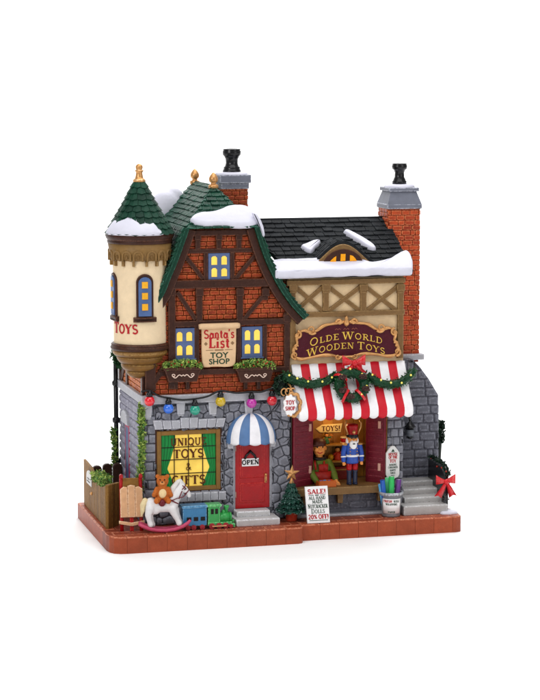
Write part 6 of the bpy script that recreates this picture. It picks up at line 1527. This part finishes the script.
# ---- stock inside
zS = sz1+18+2; zS2 = sz1+36+2
def doll(px, z, c1, lab, s=1.0):
    X_ = A(px, 460, RYB-6)[0]; t = thing('toy_doll', (X_, RYB-6, z), lab, 'doll', 'toys on the shelves')
    bm = NB(); lathe(bm, (X_, RYB-6, z), [(3.6*s, 0), (4.2*s, .8), (3.2*s, 6*s), (2.0*s, 9*s)], 12); cap_(bm, (X_-2*s, RYB-7, z+8*s), (X_-5*s, RYB-8, z+6*s), 1.1*s, .9*s, 8); cap_(bm, (X_+2*s, RYB-7, z+8*s), (X_+5*s, RYB-8, z+9.5*s), 1.1*s, .9*s, 8); obj('dress', bm, mat('dress_'+c1, c1, var=.1), t)
    bm = NB(); ball(bm, (X_, RYB-6, z+11.3*s), 2.6*s, seg=12); hd = obj('head', bm, SKIN, t)
    bm = NB(); ball(bm, (X_, RYB-5.3, z+12.4*s), 2.7*s, (1, .95, .9), 12); obj('hair', bm, mat('dark_hair_paint', '2c1810'), hd)
doll(337.5, zS, 'c03820', 'small doll in a red dress on the lower shelf behind the counter'); doll(344, zS, 'c8741c', 'small doll in an orange dress on the lower shelf behind the nutcracker', .95)
def ballthing(px, z, r, c1, lab):
    X_ = A(px, 460, RYB-6)[0]; bm = NB(); ball(bm, (X_, RYB-6, z+r), r, seg=16); tag(obj('toy_ball', bm, mat('ball_'+c1, c1, 'e8d8b0', var=.2, rough=.25)), lab, 'ball', 'toys on the shelves')
ballthing(330.5, zS, 3.4, 'd0981c', 'yellow toy ball on the lower shelf behind the shopkeeper')
X_ = A(338, 470, 82)[0]
for (px, lab, c1, z) in ((335, 'stack of red toy boxes under the shelves behind the counter', '8c2418', sz1), ):
    t = thing('toy_chest', (X_, 84, sz1), 'dark red toy chest under the shelf behind the counter', 'toy chest'); bm = NB(); box(bm, X_-12, X_+9, 78, 90, sz1, sz1+13, .8); obj('box', bm, mat('chest_paint', '7a2014', var=.15), t); bm = NB(); box(bm, X_-12.6, X_+9.6, 77.4, 90, sz1+10, sz1+11.5, .3); obj('rim', bm, AMBERW, t)
X_ = A(332, 440, RYB-6)[0]
t = thing('toy_horse', (X_, RYB-6, zS2), 'small brown toy horse on the upper shelf of the store', 'toy horse', 'toys on the shelves')
bm = NB(); q = Vector((X_-6, RYB-6, zS2)); cap_(bm, q+Vector((-3, 0, 5)), q+Vector((3, 0, 5)), 2, 2, 10); cap_(bm, q+Vector((3, 0, 5)), q+Vector((5, 0, 9)), 1.7, 1.2, 8); cap_(bm, q+Vector((5, 0, 9)), q+Vector((7.2, 0, 8)), 1.2, .8, 8)
for a in (-3.2, 3): 
    for b in (-1, 1): cap_(bm, q+Vector((a, b, 4)), q+Vector((a, b, .7)), .9, .7, 8)
obj('body', fuse(bm, .5, 1), mat('toyhorse_paint', 'b06a28', var=.1), t, recalc=False)
X_ = A(345, 440, RYB-6)[0]
t = thing('toy_drum', (X_, RYB-6, zS2), 'small red and cream toy drum on the upper shelf of the store', 'drum', 'toys on the shelves')
bm = NB(); lathe(bm, (X_, RYB-6, zS2), [(4.6, 0), (4.6, 6.4)], 18); obj('shell', bm, RED, t)
for z_ in (0, 5.6): bm = NB(); lathe(bm, (X_, RYB-6, zS2+z_), [(5, 0), (5.1, .6), (5, 1.2)], 18); obj('hoop', bm, CRM, t)
doll(326.5, zS2, '3c6c3c', 'small doll in a green dress on the upper shelf beside the shopkeeper', .8)
# toys sign on the inner wall
X_, Z_ = A(330, 428.5, RYB-2); t = thing('toys_sign', (X_, RYB-2, Z_-4), 'cream arrow-shaped TOYS sign on the amber wall inside the store', 'sign')
bm = NB(); slab(bm, [(X_-11, Z_-4), (X_+12, Z_-4.6), (X_+14, Z_+5), (X_-9, Z_+4.4), (X_-16, Z_+.2)], front(RYB-.6), -.2, 1.4, .4); obj('board', bm, mat('sign_cream', 'e4c47c', var=.06), t)
bm = NB(); letter(bm, 'TOYS!', X_+1, Z_-2.6, 5.4, front(RYB-2), .2, xs=1.0, wt=1.3); obj('lettering', bm, INK_B, t)
# crate of small blue toys on the counter
X_, Z_ = A(326, 482, 47); c0q, c1q = X_-9, X_+9
t = thing('toy_crate', (X_, 47, zc), 'shallow orange crate of blue toys on the counter before the shopkeeper', 'crate')
OR = mat('orange_crate_paint', 'b4561c', '8a3c14', var=.15, rough=.4)
bm = NB(); box(bm, c0q, c1q, 41, 53, zc, zc+1, .2); box(bm, c0q, c1q, 40.5, 42, zc, zc+7, .4); box(bm, c0q, c1q, 52, 53.5, zc, zc+6, .4); box(bm, c0q-.6, c0q+.9, 40.8, 53.2, zc, zc+5.7, .4); box(bm, c1q-.9, c1q+.6, 40.8, 53.2, zc, zc+5.7, .4); obj('box', bm, OR, t)
for k, (dx_, dy_, c1) in enumerate(((-5.5, 46, '2c50a8'), (-1, 48, '3f86c0'), (3, 45.5, '2c50a8'), (6, 49, 'c03820'))):
    bm = NB(); ball(bm, (X_+dx_, dy_, zc+4.0), 2.9, seg=12)
    tag(obj('toy_ball', bm, mat('ball_'+c1, c1, 'e8d8b0', var=.2, rough=.25)), ('dark blue ball at the left end of the orange crate', 'light blue ball in the middle of the orange crate', 'dark blue ball right of the light blue one in the crate', 'red ball at the right end of the orange crate')[k], 'ball', 'balls in the orange crate')
